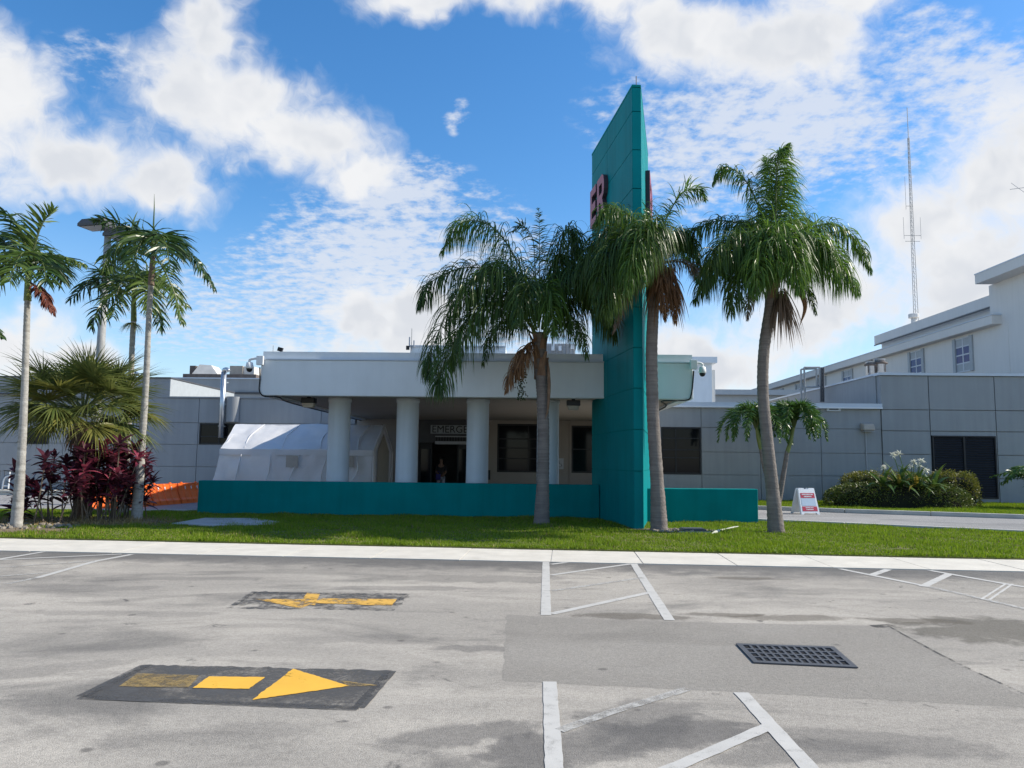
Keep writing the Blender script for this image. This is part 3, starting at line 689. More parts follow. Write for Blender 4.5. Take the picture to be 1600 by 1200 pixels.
# --- canopy on columns
CX0, CX1, CY0, CZ0, CZ1 = -7.78, 4.88, 22.3, 3.53, 4.58
can = thing('entrance_canopy', 'flat pale grey entrance canopy on round columns above the teal low wall', 'canopy', (-1.5, 29, 0))
MB().box(CX0, CX1, CY0, CY0+.3, CZ0, CZ1).build('fascia', M['white'], parent=can, bevel=.02)
MB().box(CX0, CX0+.3, CY0+.302, YL+.3, CZ0, CZ1).build('fascia', M['white'], parent=can)
MB().box(CX1-.3, CX1, CY0+.302, YL+.3, CZ0, CZ1).build('fascia', M['white'], parent=can)
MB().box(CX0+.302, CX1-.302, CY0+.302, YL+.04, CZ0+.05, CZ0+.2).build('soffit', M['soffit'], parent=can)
MB().box(CX0+.302, CX1-.302, CY0+.302, YL+.3, CZ1-.25, CZ1-.1).build('roof', M['slab'], parent=can)
MB().box(CX0-.03, CX1+.03, CY0-.03, CY0+.5, CZ1+.002, CZ1+.03).build('drip_edge', M['coping'], parent=can)
MB().box(CX0-.03, CX0+.5, CY0+.502, YL+.3, CZ1+.002, CZ1+.03).build('drip_edge', M['coping'], parent=can)
MB().box(CX1-.5, CX1+.03, CY0+.502, YL+.3, CZ1+.002, CZ1+.03).build('drip_edge', M['coping'], parent=can)
MB().box(CX0+.02, CX1-.0, CY0+.1, CY0+.45, CZ1+.031, CZ1+.26).build('parapet', M['white'], parent=can)
MB().box(CX0+.02, CX0+.35, CY0+.452, YL+.3, CZ1+.031, CZ1+.26).build('parapet', M['white'], parent=can)
MB().box(CX1-.35, CX1, CY0+.452, YL+.3, CZ1+.031, CZ1+.26).build('parapet', M['white'], parent=can)
YC = 23.75
for cpx in (529, 636, 746, 856):
    c = A(cpx, 700, YC)
    MB().lathe((c.x, YC, 0), [(.345, 0), (.345, .3), (.340, 2), (.340, 3.45), (.36, 3.46), (.36, 3.579)], 28).build('column', M['column'], parent=can, smooth=False)
for o in can.children:
    if o.name.startswith('column'): o.data.polygons.foreach_set('use_smooth', [len(p.vertices) == 4 for p in o.data.polygons])

def flood(px, py, Y, label):
    c = A(px, py, Y); t = thing('flood_light', label, 'light', (c.x, Y, c.z), 'lights under the canopy')
    MB().box(c.x-.2, c.x+.2, Y-.12, Y+.2, c.z+.0, c.z+.16).build('housing', M['black'], parent=t, bevel=.015)
    MB().add([(c.x-.18, Y-.10, c.z-.002), (c.x+.18, Y-.10, c.z-.002), (c.x+.18, Y+.18, c.z-.002), (c.x-.18, Y+.18, c.z-.002), (c.x-.14, Y-.07, c.z-.13), (c.x+.14, Y-.07, c.z-.13), (c.x+.14, Y+.14, c.z-.13), (c.x-.14, Y+.14, c.z-.13)],
        [(3,2,1,0),(4,5,6,7),(0,1,5,4),(1,2,6,5),(2,3,7,6),(3,0,4,7)]).build('lens', M['tan'], parent=t)
    MB().box(c.x-.05, c.x+.05, Y, Y+.1, c.z+.161, 3.579).build('mount', M['black'], parent=t)
flood(482, 630, 23.2, 'black flood light under the canopy left of the first column')
flood(896, 634, 22.95, 'black flood light under the canopy beside the teal pylon')

def dome_cam(px, py, sgn, label):
    Y = CY0-.06; c = A(px, py, Y); cxn = CX0 if sgn < 0 else CX1
    t = thing('security_camera', label, 'camera', (c.x, Y, c.z), 'dome cameras at the canopy corners')
    MB().box(cxn-.1, cxn+.1, CY0-.14, CY0-.032, c.z+.05, c.z+.32).build('bracket', M['wplastic'], parent=t, bevel=.01)
    MB().tube(catmull([(cxn, Y-.03, c.z+.2), (cxn+sgn*.12, Y-.03, c.z+.24), (c.x, Y-.03, c.z+.2), (c.x, Y-.03, c.z+.1)], 10), .035, 8).build('arm', M['wplastic'], parent=t, smooth=True)
    MB().lathe((c.x, Y-.03, c.z), [(.03, .14), (.09, .12), (.11, .02), (.11, -.05), (.1, -.06)], 14).build('housing', M['wplastic'], parent=t, smooth=True)
    MB().lathe((c.x, Y-.03, c.z-.061), [(.09, 0), (.085, -.04), (.06, -.085), (.02, -.1)], 14).build('dome', M['black'], parent=t, smooth=True)
dome_cam(390.5, 573, -1, 'white dome camera on the canopy corner above the tent')
dome_cam(1097, 580, 1, 'white dome camera on the canopy corner right of the pylon')
tag(MB().tube(catmull([(CX0-.02, CY0-.03, 4.35), (CX0-.0, CY0-.035, 4.0), (CX0-.0, CY0-.035, 3.66), (CX0+.15, CY0-.02, 3.5), (CX0+.5, CY0+.2, 3.49), (CX0+.15, CY0+3, 3.49), (CX0+.12, YL-.2, 3.49)], 40), .022, 6).build('camera_cable', M['black']), 'black cable running down the canopy corner above the tent', 'cable')
tag(MB().tube(catmull([(CX1+.01, CY0-.03, 4.35), (CX1-.02, CY0-.035, 4.0), (CX1-.07, CY0-.035, 3.66), (CX1-.2, CY0-.02, 3.5), (CX1-.9, CY0+.1, 3.47), (CX1-.3, CY0+3, 3.49), (CX1-.2, YR-.2, 3.49)], 40), .022, 6).build('camera_cable', M['black']), 'black cable running down the canopy corner right of the pylon', 'cable')

# --- teal low walls
def low_wall(a, b, h, th, label):
    d = (b-a).normalized(); n = Vector((-d.y, d.x, 0))*th
    o = MB().prism([tuple(a.xy), tuple(b.xy), tuple((b+n).xy), tuple((a+n).xy)], 0, h).build('low_wall', M['teal'], origin=(a.x, a.y, 0), bevel=.02)
    return tag(o, label, 'wall', 'teal low walls')
low_wall(WL0, WL1, 1.02, .3, 'long shaded teal low wall below the columns, left of the pylon')
low_wall(WR0, WR1, .98, .3, 'short teal low wall right of the pylon')

# --- teal sign pylon: wedge in plan
PB, PF_, PF2, PB2 = Vector((2.07, 23.8, 0)), Vector((2.72, 19.25, 0)), Vector((2.95, 19.27, 0)), Vector((3.86, 23.8, 0))
PZ = 11.45
pyl = thing('sign_pylon', 'tall tapering teal sign pylon with maroon letters', 'pylon', (2.9, 21, 0))
def inset(p, c, k): return p+(c-p).normalized()*k
cc = (PB+PF_+PF2+PB2)/4
core = [tuple(inset(p, cc, .055).xy) for p in (PB, PF_, PF2, PB2)]
MB().prism(core, 0, PZ-.02).build('core', M['teal'], parent=pyl)
zj = [0, .44]+[1.475+1.035*k for k in range(10)]; zj = [0]+[1.475+1.035*k for k in range(10)]+[PZ]
def face_panels(a, b, fr):
    d = (b-a); n = Vector((d.y, -d.x, 0)).normalized()
    for i in range(len(fr)-1):
        p, q = a+d*fr[i]+d.normalized()*.009, a+d*fr[i+1]-d.normalized()*.009
        for j in range(len(zj)-1):
            z0, z1 = zj[j]+.010, zj[j+1]-.010
            if z1-z0 < .02: continue
            c1, c2 = p-n*.035, q-n*.035
            MB().prism([tuple(p.xy), tuple(q.xy), tuple(c2.xy), tuple(c1.xy)][::1], z0, z1).build('panel', M['tealp'], parent=pyl)
face_panels(PB, PF_, [0, .43, 1]); face_panels(PF_, PF2, [0, 1]); face_panels(PF2, PB2, [0, .57, 1]); face_panels(PB2, PB, [0, 1])
MB().prism([tuple((p+(p-cc).normalized()*.02).xy) for p in (PB, PF_, PF2, PB2)], PZ+.001, PZ+.06).build('cap', M['teal'], parent=pyl)
MB().tube([(2.86, 19.45, PZ+.06), (2.86, 19.45, PZ+.4)], .012, 5).build('rod', M['darkgrey'], parent=pyl)
EP = [(0,0),(1,0),(1,.2),(.3,.2),(.3,.4),(.9,.4),(.9,.6),(.3,.6),(.3,.8),(1,.8),(1,1),(0,1)]
RP_out = [(0,0),(.28,0),(.28,.36),(.45,.36),(.72,0),(1.02,0),(.72,.40),(.9,.48),(.98,.6),(.98,.78),(.9,.93),(.72,1),(0,1)]
RP_hole = [(.28,.55),(.28,.80),(.64,.80),(.70,.76),(.70,.59),(.64,.55)]
def letter(poly_, hole, o, u, v, w, name='letter'):
    """block letter: maroon front face with a dark return"""
    bm = bmesh.new(); o = Vector(o)-parent_world(pyl); u, v, w = Vector(u), Vector(v), Vector(w)
    es = []
    for pl in ([poly_]+([hole] if hole else [])):
        vs = [bm.verts.new(o+u*p[0]+v*p[1]) for p in pl]
        es += [bm.edges.new((vs[i], vs[(i+1) % len(vs)])) for i in range(len(vs))]
    bmesh.ops.triangle_fill(bm, use_beauty=True, use_dissolve=True, edges=es)
    r = bmesh.ops.extrude_face_region(bm, geom=bm.faces[:])
    tv = [g_ for g_ in r['geom'] if isinstance(g_, bmesh.types.BMVert)]; tf = [g_ for g_ in r['geom'] if isinstance(g_, bmesh.types.BMFace)]
    bmesh.ops.translate(bm, verts=tv, vec=w)
    for f in bm.faces: f.material_index = 1
    for f in tf: f.material_index = 0
    bmesh.ops.recalc_face_normals(bm, faces=bm.faces[:])
    me = bpy.data.meshes.new(name); bm.to_mesh(me); bm.free(); me.materials.append(M['maroon']); me.materials.append(M['maroon_dark'])
    ob = bpy.data.objects.new(name, me); COL.objects.link(ob); ob.parent = pyl; return ob
dL = PF_-PB; nL = Vector((dL.y, -dL.x, 0)).normalized()
for pl, hl, t0, t1 in ((EP, None, .07, .235), (RP_out, RP_hole, .27, .46)):
    letter(pl, hl, PB+dL*t0+nL*.004+Vector((0, 0, 8.92)), dL*(t1-t0), (0, 0, 1.2), nL*.13)
dR = PB2-PF2; nR = Vector((dR.y, -dR.x, 0)).normalized()
for pl, hl, t0, t1 in ((EP, None, .52, .73), (RP_out, RP_hole, .765, .99)):
    letter(pl, hl, PF2+dR*t0+nR*.004+Vector((0, 0, 8.92)), dR*(t1-t0), (0, 0, 1.2), nR*.13)

# --- clinic block at the left
lw = thing('clinic_annex', 'grey panelled clinic annex behind the tent and the sabal palm', 'building', (-20, YL, 0))
zl = zA(300, 622, YL); zt = zA(200, 591, YL); XS = xA(265, 600, YL)
xj = [-36, -32.4, -28.8, -25.2, -21.8, -18.5, xA(310.5, 650, YL), xA(374, 650, YL)+.0, -9.6, -7.9]
zjL = [0, zA(300, 729, YL), zA(300, 694.5, YL), zA(300, 660.5, YL), zl]
opsL = [(xA(310.5, 680, YL)+.02, xA(374, 680, YL), zjL[2]+.02, zjL[3]-.02), (xA(165, 690, YL), xA(196, 690, YL), zA(180, 694, YL), zA(180, 672, YL)), (xA(30, 690, YL), xA(75, 690, YL), zA(50, 694, YL), zA(50, 668, YL))]
MB().box(-36, -7.7, YL+.05, YL+.35, 0, zl-.03).build('wall', M['grey'], parent=lw)
MB().box(-36, -7.7, YL+.352, 60, zl-.4, zl-.25).build('roof', M['slab'], parent=lw)
panel_wall(lw, YL, xj, zjL, opsL, M['grey'])
window(lw, YL, *opsL[0], [0, .5, 1], [0, .35, 1]); window(lw, YL, *opsL[1], [0, .5, 1], [0, 1]); window(lw, YL, *opsL[2], [0, .5, 1], [0, 1])
MB().box(XS+.02, -7.7, YL-.06, YL+.4, zl+.002, zl+.07).build('coping', M['grey'], parent=lw)
up = MB().box(-36, XS, YL-.02, 44, zl+.003, zt).build('upper_wall', M['grey'], parent=lw)
MB().box(XS+.001, XS+.05, YL-.02, 44, zl+.072, zt-.01).build('side_wall', M['shutter'], parent=lw)
MB().box(-36.05, XS+.08, YL-.08, 44.05, zt+.001, zt+.06).build('coping', M['darkgrey'], parent=up)
MB().box(-36.05, xA(36, 610, YL), YL-.1, YL-.022, zl+.1, zl+.16).build('trim', M['darkgrey'], parent=up)
cz = MB(); c0 = xA(353, 640, YL); c1 = xA(374.5, 640, YL); cm, cr = (c0+c1)/2, (c1-c0)/2
cz.prism([(cm+cr*math.cos(t), YL-.003-cr*.8*math.sin(t)) for t in np.linspace(0, math.pi, 14)], zA(360, 660, YL)+.02, zA(360, 622, YL)+.06)
cz.build('rounded_bay', M['grey'], parent=lw)
# a farther roof level with plant
ft = thing('rooftop_level', 'farther grey roof level behind the annex carrying the duct boxes', 'building', (-15, 48, 0))
za, zb = zA(350, 592, 48), zA(350, 614, 48)
MB().box(xA(262, 600, 48), xA(470, 600, 48), 48, 60, 0, za).build('wall', M['grey'], parent=ft)
MB().box(xA(262, 600, 48)-.05, xA(470, 600, 48), 47.93, 48.3, za+.001, za+.07).build('coping', M['coping'], parent=ft)
MB().box(xA(368, 600, 48), xA(470, 600, 48), 47.9, 47.999, zb-.06, zb+.06).build('trim', M['darkgrey'], parent=ft)
ac = thing('roof_duct_unit', 'tan and white roof duct boxes on a brown base behind the annex', 'roof unit', (xA(345, 590, 52), 52, 5))
Z0 = zA(345, 592, 52); q = lambda x: xA(x, 585, 52)
MB().box(q(296), q(408), 51, 55, Z0-.3, Z0+.22).build('base', M['rust'], parent=ac)
MB().box(q(300), q(309), 51.6, 53, Z0+.221, Z0+.85).build('end_box', M['rust'], parent=ac)
MB().add([(q(305), 51.4, Z0+.221), (q(346), 51.4, Z0+.221), (q(346), 53, Z0+.221), (q(305), 53, Z0+.221), (q(314), 51.7, Z0+.95), (q(332), 51.7, Z0+.9), (q(332), 53, Z0+.9), (q(314), 53, Z0+.95)], [(3,2,1,0),(4,5,6,7),(0,1,5,4),(1,2,6,5),(2,3,7,6),(3,0,4,7)]).build('hood', M['hvac'], parent=ac)
MB().box(q(363), q(383), 51.5, 53, Z0+.221, Z0+.85).build('unit', M['tan'], parent=ac)
MB().box(q(383.4), q(400), 51.6, 53, Z0+.221, Z0+.82).build('unit', M['hvac'], parent=ac)
def vent_pipe(px, py, Y, ybot, r, label):
    t = A(px, py, Y); b = A(px, ybot, Y)
    th = thing('vent_pipe', label, 'pipe', (t.x, Y, b.z), 'galvanised vent pipes')
    MB().tube([(t.x, Y, b.z), (t.x, Y, t.z)], r, 14).build('pipe', M['steel'], parent=th, smooth=True)
    MB().tube(catmull([(t.x, Y, t.z-.05), (t.x+.01, Y-.02, t.z+.06), (t.x+.08, Y-.06, t.z+.1), (t.x+.2, Y-.12, t.z+.09), (t.x+.26, Y-.14, t.z+.02)], 12), r*.85, 12).build('elbow', M['steel'], parent=th, smooth=True)
    for k in range(3):
        z = b.z+(t.z-b.z)*(k+.5)/3; MB().box(t.x-r-.02, t.x+r+.02, Y-.02, Y+.24, z, z+.05).build('strap', M['steel'], parent=th)
vent_pipe(350, 581, YL-.22, 684, .125, 'tall galvanised vent pipe on the annex wall beside the tent')
vent_pipe(209, 587, YL+.5, 640, .11, 'galvanised vent pipe on the annex roof between two slender palms')
vent_pipe(64, 583, YL+.5, 640, .13, 'galvanised vent pipe on the annex roof behind the sabal palm')
# ledge and handrail far left
l0, l1 = A(-200, 766, 33), A(112, 766, 33)
tag(MB().box(l0.x, l1.x, 33, 35.6, 0, l0.z+.0).box(l0.x, l1.x+.04, 32.96, 33.4, l0.z+.001, l0.z+.06).build('entry_platform', M['concrete'], origin=(l1.x, 33, 0)), 'low pale concrete platform at the foot of the annex wall', 'platform')
hz = l0.z+.06
def hp(px, py): return A(px, py, 33.3)
hr = thing('hand_rail', 'white tubular handrail standing on the platform at the left edge', 'handrail', (hp(8, 762).x, 33.3, hz))
e = hp(15.5, 737); s_ = hp(13, 763); f_ = hp(3.5, 763)
MB().tube([(s_.x, 33.3, hz), (e.x, 33.3, e.z)], .03, 8).build('post', M['wplastic'], parent=hr)
MB().tube(catmull([(f_.x, 33.3, hz), (f_.x+.02, 33.3, hz+.35), (f_.x+.1, 33.3, hz+.55), (e.x-.02, 33.3, hz+.62)], 12), .03, 8).build('loop', M['wplastic'], parent=hr, smooth=True)
MB().tube([(f_.x, 33.3, hz+.18), (s_.x, 33.3, hz+.18)], .025, 8).build('rail', M['wplastic'], parent=hr)
for k in range(9): MB().tube([(s_.x-.15-.2*k, 33.5, hz), (s_.x-.15-.2*k, 33.5, hz+.85)], .014, 5).build('bar', M['darkgrey'], parent=hr)

# --- taller grey wing at the right
wg = thing('clinic_wing', 'taller grey panelled wing with a black louvred opening at right', 'building', (18, YR, 0))
zw = zA(1376, 584.5, YR)
zjw = [0, zA(1380, 746, YR), zA(1380, 709.5, YR), zA(1380, 673, YR), zA(1380, 640, YR), zw-.06]
xjw = [XW, xA(1451.5, 640, YR), xA(1554.5, 640, YR), xA(1655, 640, YR), 25, 28]
lv = (xA(1457.5, 730, YR), xA(1557, 730, YR), zA(1505, 779, YR), zA(1505, 681, YR))
MB().box(XW+.05, 28, YR+.05, 33.9, 0, zw-.07).build('wall', M['grey'], parent=wg)
MB().box(XW, XW+.3, 33.902, 50, 0, zw-.02).build('side_wall', M['grey'], parent=wg)
MB().box(XW+.302, 28, 33.902, 50, zw-.5, zw-.35).build('roof', M['slab'], parent=wg)
panel_wall(wg, YR-.04, xjw, zjw, [lv], M['grey'], gap=.018, depth=.085)
MB().box(XW-.08, 28, YR-.12, YR+.4, zw-.055, zw+.06).build('coping', M['coping'], parent=wg)
MB().box(XW-.08, XW+.35, YR+.402, 50, zw-.018, zw+.06).build('coping', M['coping'], parent=wg)
lo = MB().box(lv[0], lv[1], YR-.0, YR+.045, lv[2], lv[3]).build('louvre_panel', M['louvre'], parent=wg)
fr = MB(); x0, x1, z0, z1 = lv
fr.box(x0, x0+.06, YR-.07, YR-.001, z0, z1).box(x1-.06, x1, YR-.07, YR-.001, z0, z1).box(x0+.06, x1-.06, YR-.07, YR-.001, z1-.06, z1).box(x0+.06, x1-.06, YR-.07, YR-.001, z0, z0+.06).box((x0+x1)/2-.04, (x0+x1)/2+.04, YR-.065, YR-.001, z0+.06, z1-.06)
fr.build('frame', M['black'], parent=lo)
nz = 26
for k in range(nz):
    z = z0+.08+(z1-z0-.16)*k/(nz-1)
    for xa, xb in ((x0+.061, (x0+x1)/2-.041), ((x0+x1)/2+.041, x1-.061)):
        MB().add([(xa, YR-.055, z-.04), (xb, YR-.055, z-.04), (xb, YR-.004, z+.03), (xa, YR-.004, z+.03), (xa, YR-.05, z-.045), (xb, YR-.05, z-.045), (xb, YR-.002, z+.025), (xa, YR-.002, z+.025)], [(0,1,2,3),(7,6,5,4),(0,4,5,1),(2,6,7,3)]).build('slat', M['louvre'], parent=lo)
# wall light and conduit
c = A(1356, 667, YR-.15); wl = thing('wall_light', 'tan hooded wall light on the grey wall beside the taller wing', 'light', (c.x, YR, c.z))
MB().add([(c.x-.27, YR-.002, c.z-.17), (c.x+.27, YR-.002, c.z-.17), (c.x+.27, YR-.002, c.z+.17), (c.x-.27, YR-.002, c.z+.17), (c.x-.25, YR-.34, c.z-.15), (c.x+.25, YR-.34, c.z-.15), (c.x+.22, YR-.26, c.z+.12), (c.x-.22, YR-.26, c.z+.12)], [(3,2,1,0),(4,5,6,7),(0,1,5,4),(1,2,6,5),(2,3,7,6),(3,0,4,7)]).build('hood', M['tan'], parent=wl, bevel=.04)
MB().box(c.x-.22, c.x+.22, YR-.3, YR-.02, c.z-.2, c.z-.171).build('lens', M['gplastic'], parent=wl)
MB().tube([(c.x-.05, YR-.03, c.z-.2), (c.x-.05, YR-.03, .15)], .022, 6).build('conduit', M['gplastic'], parent=wl)

# --- roof ladder cage on the low roof
lc = thing('roof_ladder', 'thin dark metal ladder and guard frame on the low roof before the white hospital', 'ladder', (xA(1270, 630, 40), 40, ztop))
def LP(px, py, Y=39): return A(px, py, Y)
mb = MB()
for a, b in (((1252, 628), (1251.5, 577)), ((1258, 628), (1256.5, 574)), ((1276, 604), (1275.5, 576)), ((1252, 577), (1276, 576)), ((1256.5, 574), (1281, 574)), ((1281, 604), (1281, 574)), ((1252, 605), (1280, 604.5))):
    mb.tube([LP(*a), LP(*b)], .045, 6)
mb.build('guard_frame', M['polesteel'], parent=lc)
for x in (1283, 1286.5): MB().tube([LP(x, 628), LP(x, 574)], .05, 6).build('stile', M['darkgrey'], parent=lc)
for k in range(9): MB().tube([LP(1283, 577+6*k), LP(1286.5, 577+6*k)], .02, 5).build('rung', M['darkgrey'], parent=lc)
# exhaust fans on the wing roof
for fx, fy, sc, lb in ((1375, 582, 1.0, 'larger silver roof exhaust fan at the corner of the taller wing'), (1361, 583, .85, 'smaller silver roof exhaust fan behind the larger one')):
    c = A(fx, fy, 37); f = thing('exhaust_fan', lb, 'roof fan', (c.x, 37, c.z), 'roof exhaust fans')
    MB().lathe((c.x, 37, c.z-.3), [(.26*sc, 0), (.26*sc, .62*sc+.3), (.3*sc, .64*sc+.3)], 16).build('drum', M['steel'], parent=f, smooth=True)
    MB().lathe((c.x, 37, c.z+.36*sc+.02), [(.2*sc, 0), (.36*sc, .03), (.34*sc, .1), (.1*sc, .16)], 16).build('cap', M['rust'], parent=f, smooth=True)
    for k in range(4):
        a = k*math.pi/2+.6; MB().tube([(c.x+.27*sc*math.cos(a), 37+.27*sc*math.sin(a), c.z), (c.x+.29*sc*math.cos(a), 37+.29*sc*math.sin(a), c.z+.4*sc)], .02, 5).build('stay', M['rust'], parent=f)

# --- white hospital behind, long wall facing -X
XH = 30.0
hos = thing('hospital_building', 'long white hospital block with shuttered windows rising behind the grey wing', 'building', (XH+6, 70, 0))
eT, eB = AX(1549, 492, XH-.6), AX(1549, 509, XH-.6)
MB().box(XH, XH+16, eT.y-.6, 116, 0, eB.z+.1).build('wall', M['cream'], parent=hos)
MB().box(XH-.6, XH+16, eT.y, 117, eB.z+.101, eT.z).build('cornice', M['cream'], parent=hos, bevel=.04)
MB().box(XH-.63, XH+16, eT.y-.03, 117, eT.z+.001, eT.z+.05).build('cornice_edge', M['coping'], parent=hos)
uT, uB = AX(1377, 524, XH+1.6), AX(1377, 546, XH+1.6)
MB().box(XH+1.6, XH+15, eT.y+.01, uT.y, eT.z+.051, uB.z+.5).build('upper_wall', M['cream'], parent=hos)
MB().box(XH+1.2, XH+15.4, eT.y+.01, uT.y+.5, uB.z+.501, uT.z).build('upper_cornice', M['cream'], parent=hos)
MB().box(XH+1.15, XH+1.199, eT.y+.01, uT.y+.5, uB.z+.35, uB.z+.45).build('roof_rail', M['darkgrey'], parent=hos)
# openings in the setback wall
for x0_, x1_, y0_, y1_ in ((1398, 1404, 537, 544), (1412, 1417, 533, 540)):
    a, b = AX(x1_, y0_, XH+1.59), AX(x0_, y1_, XH+1.59); MB().box(XH+1.58, XH+1.62, a.y, b.y, a.z-.5, a.z).build('roof_vent', M['darkgrey'], parent=hos)
tT, tB = AX(1523, 430, XH-1.1), AX(1523, 445, XH-1.1)
yt = AX(1545, 460, XH).y
MB().box(XH+.02, XH+16, 43, yt, 0, tB.z+.02).build('tower_wall', M['cream'], parent=hos)
MB().box(XH-1.1, XH+16, 42.5, tT.y, tB.z+.021, tT.z).build('tower_roof_slab', M['cream'], parent=hos)
MB().box(XH-1.13, XH+16, 42.5, tT.y+.03, tT.z+.001, tT.z+.07).build('roof_edge', M['coping'], parent=hos)
MB().box(XH+.5, XH+6, yt+.001, tT.y, eT.z+2.5, tB.z).build('tower_wall', M['cream'], parent=hos)
wt = AX(1506, 528, XH); wyA, wyB = AX(1522, 560, XH).y, AX(1491, 560, XH).y
w2 = AX(1433, 550, XH); pitch = w2.y-wt.y; wid = (wyB-wyA); zt_, zb_ = wt.z, wt.z-2.3
for k in range(-1, 9):
    yc = (wyA+wyB)/2+pitch*k
    if yc > 112 or k == -1: continue
    f = MB().box(XH-.02, XH-.001, yc-wid*.36, yc+wid*.36, zb_, zt_).build('window', M['winframe'], parent=hos)
    for s in (-1, 1):
        ya = yc+s*wid*.43; MB().box(XH-.12, XH-.001, ya-wid*.07, ya+wid*.07, zb_-.05, zt_+.05).build('shutter', M['shutter'], parent=f)
    for i in range(2):
        y0_, y1_ = yc-wid*.36+wid*.36*i+.06, yc-wid*.36+wid*.36*(i+1)-.06
        for j in range(4):
            za_, zb2 = zb_+(zt_-zb_)*j/4+.05, zb_+(zt_-zb_)*(j+1)/4-.05
            MB().box(XH-.045, XH-.0205, y0_, y1_, za_, zb2).build('pane', M['blueglass'] if j in (1, 2) else M['shutter'], parent=f)
    fr = MB(); fr.box(XH-.06, XH-.021, yc-.05, yc+.05, zb_, zt_)
    for j in range(5):
        z = zb_+(zt_-zb_)*j/4; fr.box(XH-.055, XH-.0206, yc-wid*.36, yc-.051, z-.04, z+.04).box(XH-.055, XH-.0206, yc+.051, yc+wid*.36, z-.04, z+.04)
    fr.build('frame', M['winframe'], parent=f)
# thing on its roof: stack at the antenna's foot
c = AX(1428, 500, XH+2.2)
stk = thing('roof_stack', 'short capped flue at the foot of the antenna mast', 'flue', tuple(c))
MB().lathe((c.x, c.y, uT.z-.2), [(.22, 0), (.22, .9)], 12).build('flue', M['cream'], parent=stk, smooth=True)
MB().lathe((c.x, c.y, uT.z+.7), [(.25, 0), (.42, .02), (.42, .3), (.38, .34)], 12).build('cap', M['cream'], parent=stk)
# lattice antenna mast
b = AX(1431, 492, XH+3); top = A(1416.5, 215, b.y); tip = A(1415, 168, b.y)
mast = thing('antenna_mast', 'tall thin lattice antenna mast above the white hospital roof', 'antenna', tuple(b))
mb = MB(); zmax = top.z
for k in range(3):
    a = k*2.094; mb.tube([(b.x+.20*math.cos(a), b.y+.20*math.sin(a), b.z-.6), (b.x+.07*math.cos(a), b.y+.07*math.sin(a), zmax)], .026, 5)
mb.build('legs', M['polesteel'], parent=mast)
mb = MB(); nb = 40
for i in range(nb):
    for k in range(3):
        def lp(ii, kk):
            f = ii/nb; r_ = .20*(1-f)+.07*f; a = kk*2.094; return (b.x+r_*math.cos(a), b.y+r_*math.sin(a), b.z-.6+(zmax-b.z+.6)*f)
        mb.tube([lp(i, k), lp(i+1, k+1)], .008, 4, False)
mb.build('lattice', M['polesteel'], parent=mast)
MB().tube([(b.x, b.y, zmax-.5), (b.x, b.y, tip.z)], .03, 5).build('whip', M['polesteel'], parent=mast)
for y_, l, up_, in ((368, .72, 1.6), (377, .62, .0), (322, -.45, 2.6)):
    z = A(1424, y_, b.y).z
    MB().tube([(b.x-abs(l), b.y, z), (b.x+l if l > 0 else b.x+.1, b.y, z)], .022, 5).build('arm', M['polesteel'], parent=mast)
    if up_:
        for sx in ((-1, 1) if l > 0 else (-1,)): MB().tube([(b.x+sx*abs(l), b.y, z-.3), (b.x+sx*abs(l), b.y, z+up_)], .016, 5).build('dipole', M['polesteel'], parent=mast)
# yagi at the right edge
c = AX(1612, 300, XH+1); yg = thing('roof_antenna', 'small crossed roof aerial at the right edge of the sky', 'antenna', (c.x, c.y, tT.z))
MB().tube([(c.x, c.y, tT.z), (c.x, c.y, c.z+.3)], .03, 6).build('mast', M['polesteel'], parent=yg)
p0, p1 = AX(1578, 296, XH+1), AX(1625, 290, XH+1); MB().tube([p0, p1], .016, 5).build('boom', M['polesteel'], parent=yg)
p0, p1 = AX(1580, 286, XH+1), AX(1604, 303, XH+1); MB().tube([p0, p1], .012, 5).build('element', M['polesteel'], parent=yg)

# --- pale blocks behind the canopy
bk = thing('rear_block', 'pale flat-roofed block behind the right end of the canopy', 'building', (9, 44, 0))
a, b_ = A(1112, 568, 44), A(1118, 559, 44)
MB().box(3, a.x, 44, 52, 0, a.z).build('wall', M['white'], parent=bk)
MB().box(2.8, b_.x, 43.6, 52.4, a.z+.001, b_.z).build('roof_slab', M['white'], parent=bk)
MB().box(a.x+.001, a.x+.25, 44.3, 52, 0, A(1114, 577, 44).z).build('side_pier', M['cream'], parent=bk)
bk2 = thing('rear_corridor', 'low pale corridor roof between the rear block and the hospital', 'building', (18, 62, 0))
a, b_ = A(1113, 617, 62), A(1225, 610, 62)
MB().box(a.x, b_.x+3, 62, 70, 0, a.z).build('wall', M['cream'], parent=bk2)
MB().box(a.x, b_.x+3, 61.6, 70, a.z+.001, A(1113, 609, 62).z).build('roof_slab', M['cream'], parent=bk2)
ceq = thing('cell_equipment', 'white panel antennas on a grey plant screen above the canopy beside the pylon', 'antenna', (A(880, 550, 46).x, 46, 5.5))
a, b_ = A(848, 556, 46), A(899, 537, 46)
MB().box(a.x, b_.x, 46, 48, a.z-2, b_.z).build('screen', M['gplastic'], parent=ceq)
for x in np.linspace(a.x+.1, b_.x-.1, 9): MB().box(x-.02, x+.02, 45.9, 45.995, a.z-.5, b_.z+random.uniform(-.1, .1)).build('post', M['polesteel'], parent=ceq)
for x_, y0_, y1_ in ((864, 548, 522), (887, 536, 520), (899, 534, 518), (875, 548, 541), (894, 545, 538)):
    c0_, c1_ = A(x_, y0_, 45.7), A(x_, y1_, 45.7); MB().box(c0_.x-.09, c0_.x+.09, 45.6, 45.75, c0_.z, c1_.z).build('panel_antenna', M['wplastic'], parent=ceq)
ph = thing('plant_room', 'low pale rooftop parapet with a thin aerial behind the leftmost queen palm', 'roof block', (A(670, 550, 44).x, 44, 5))
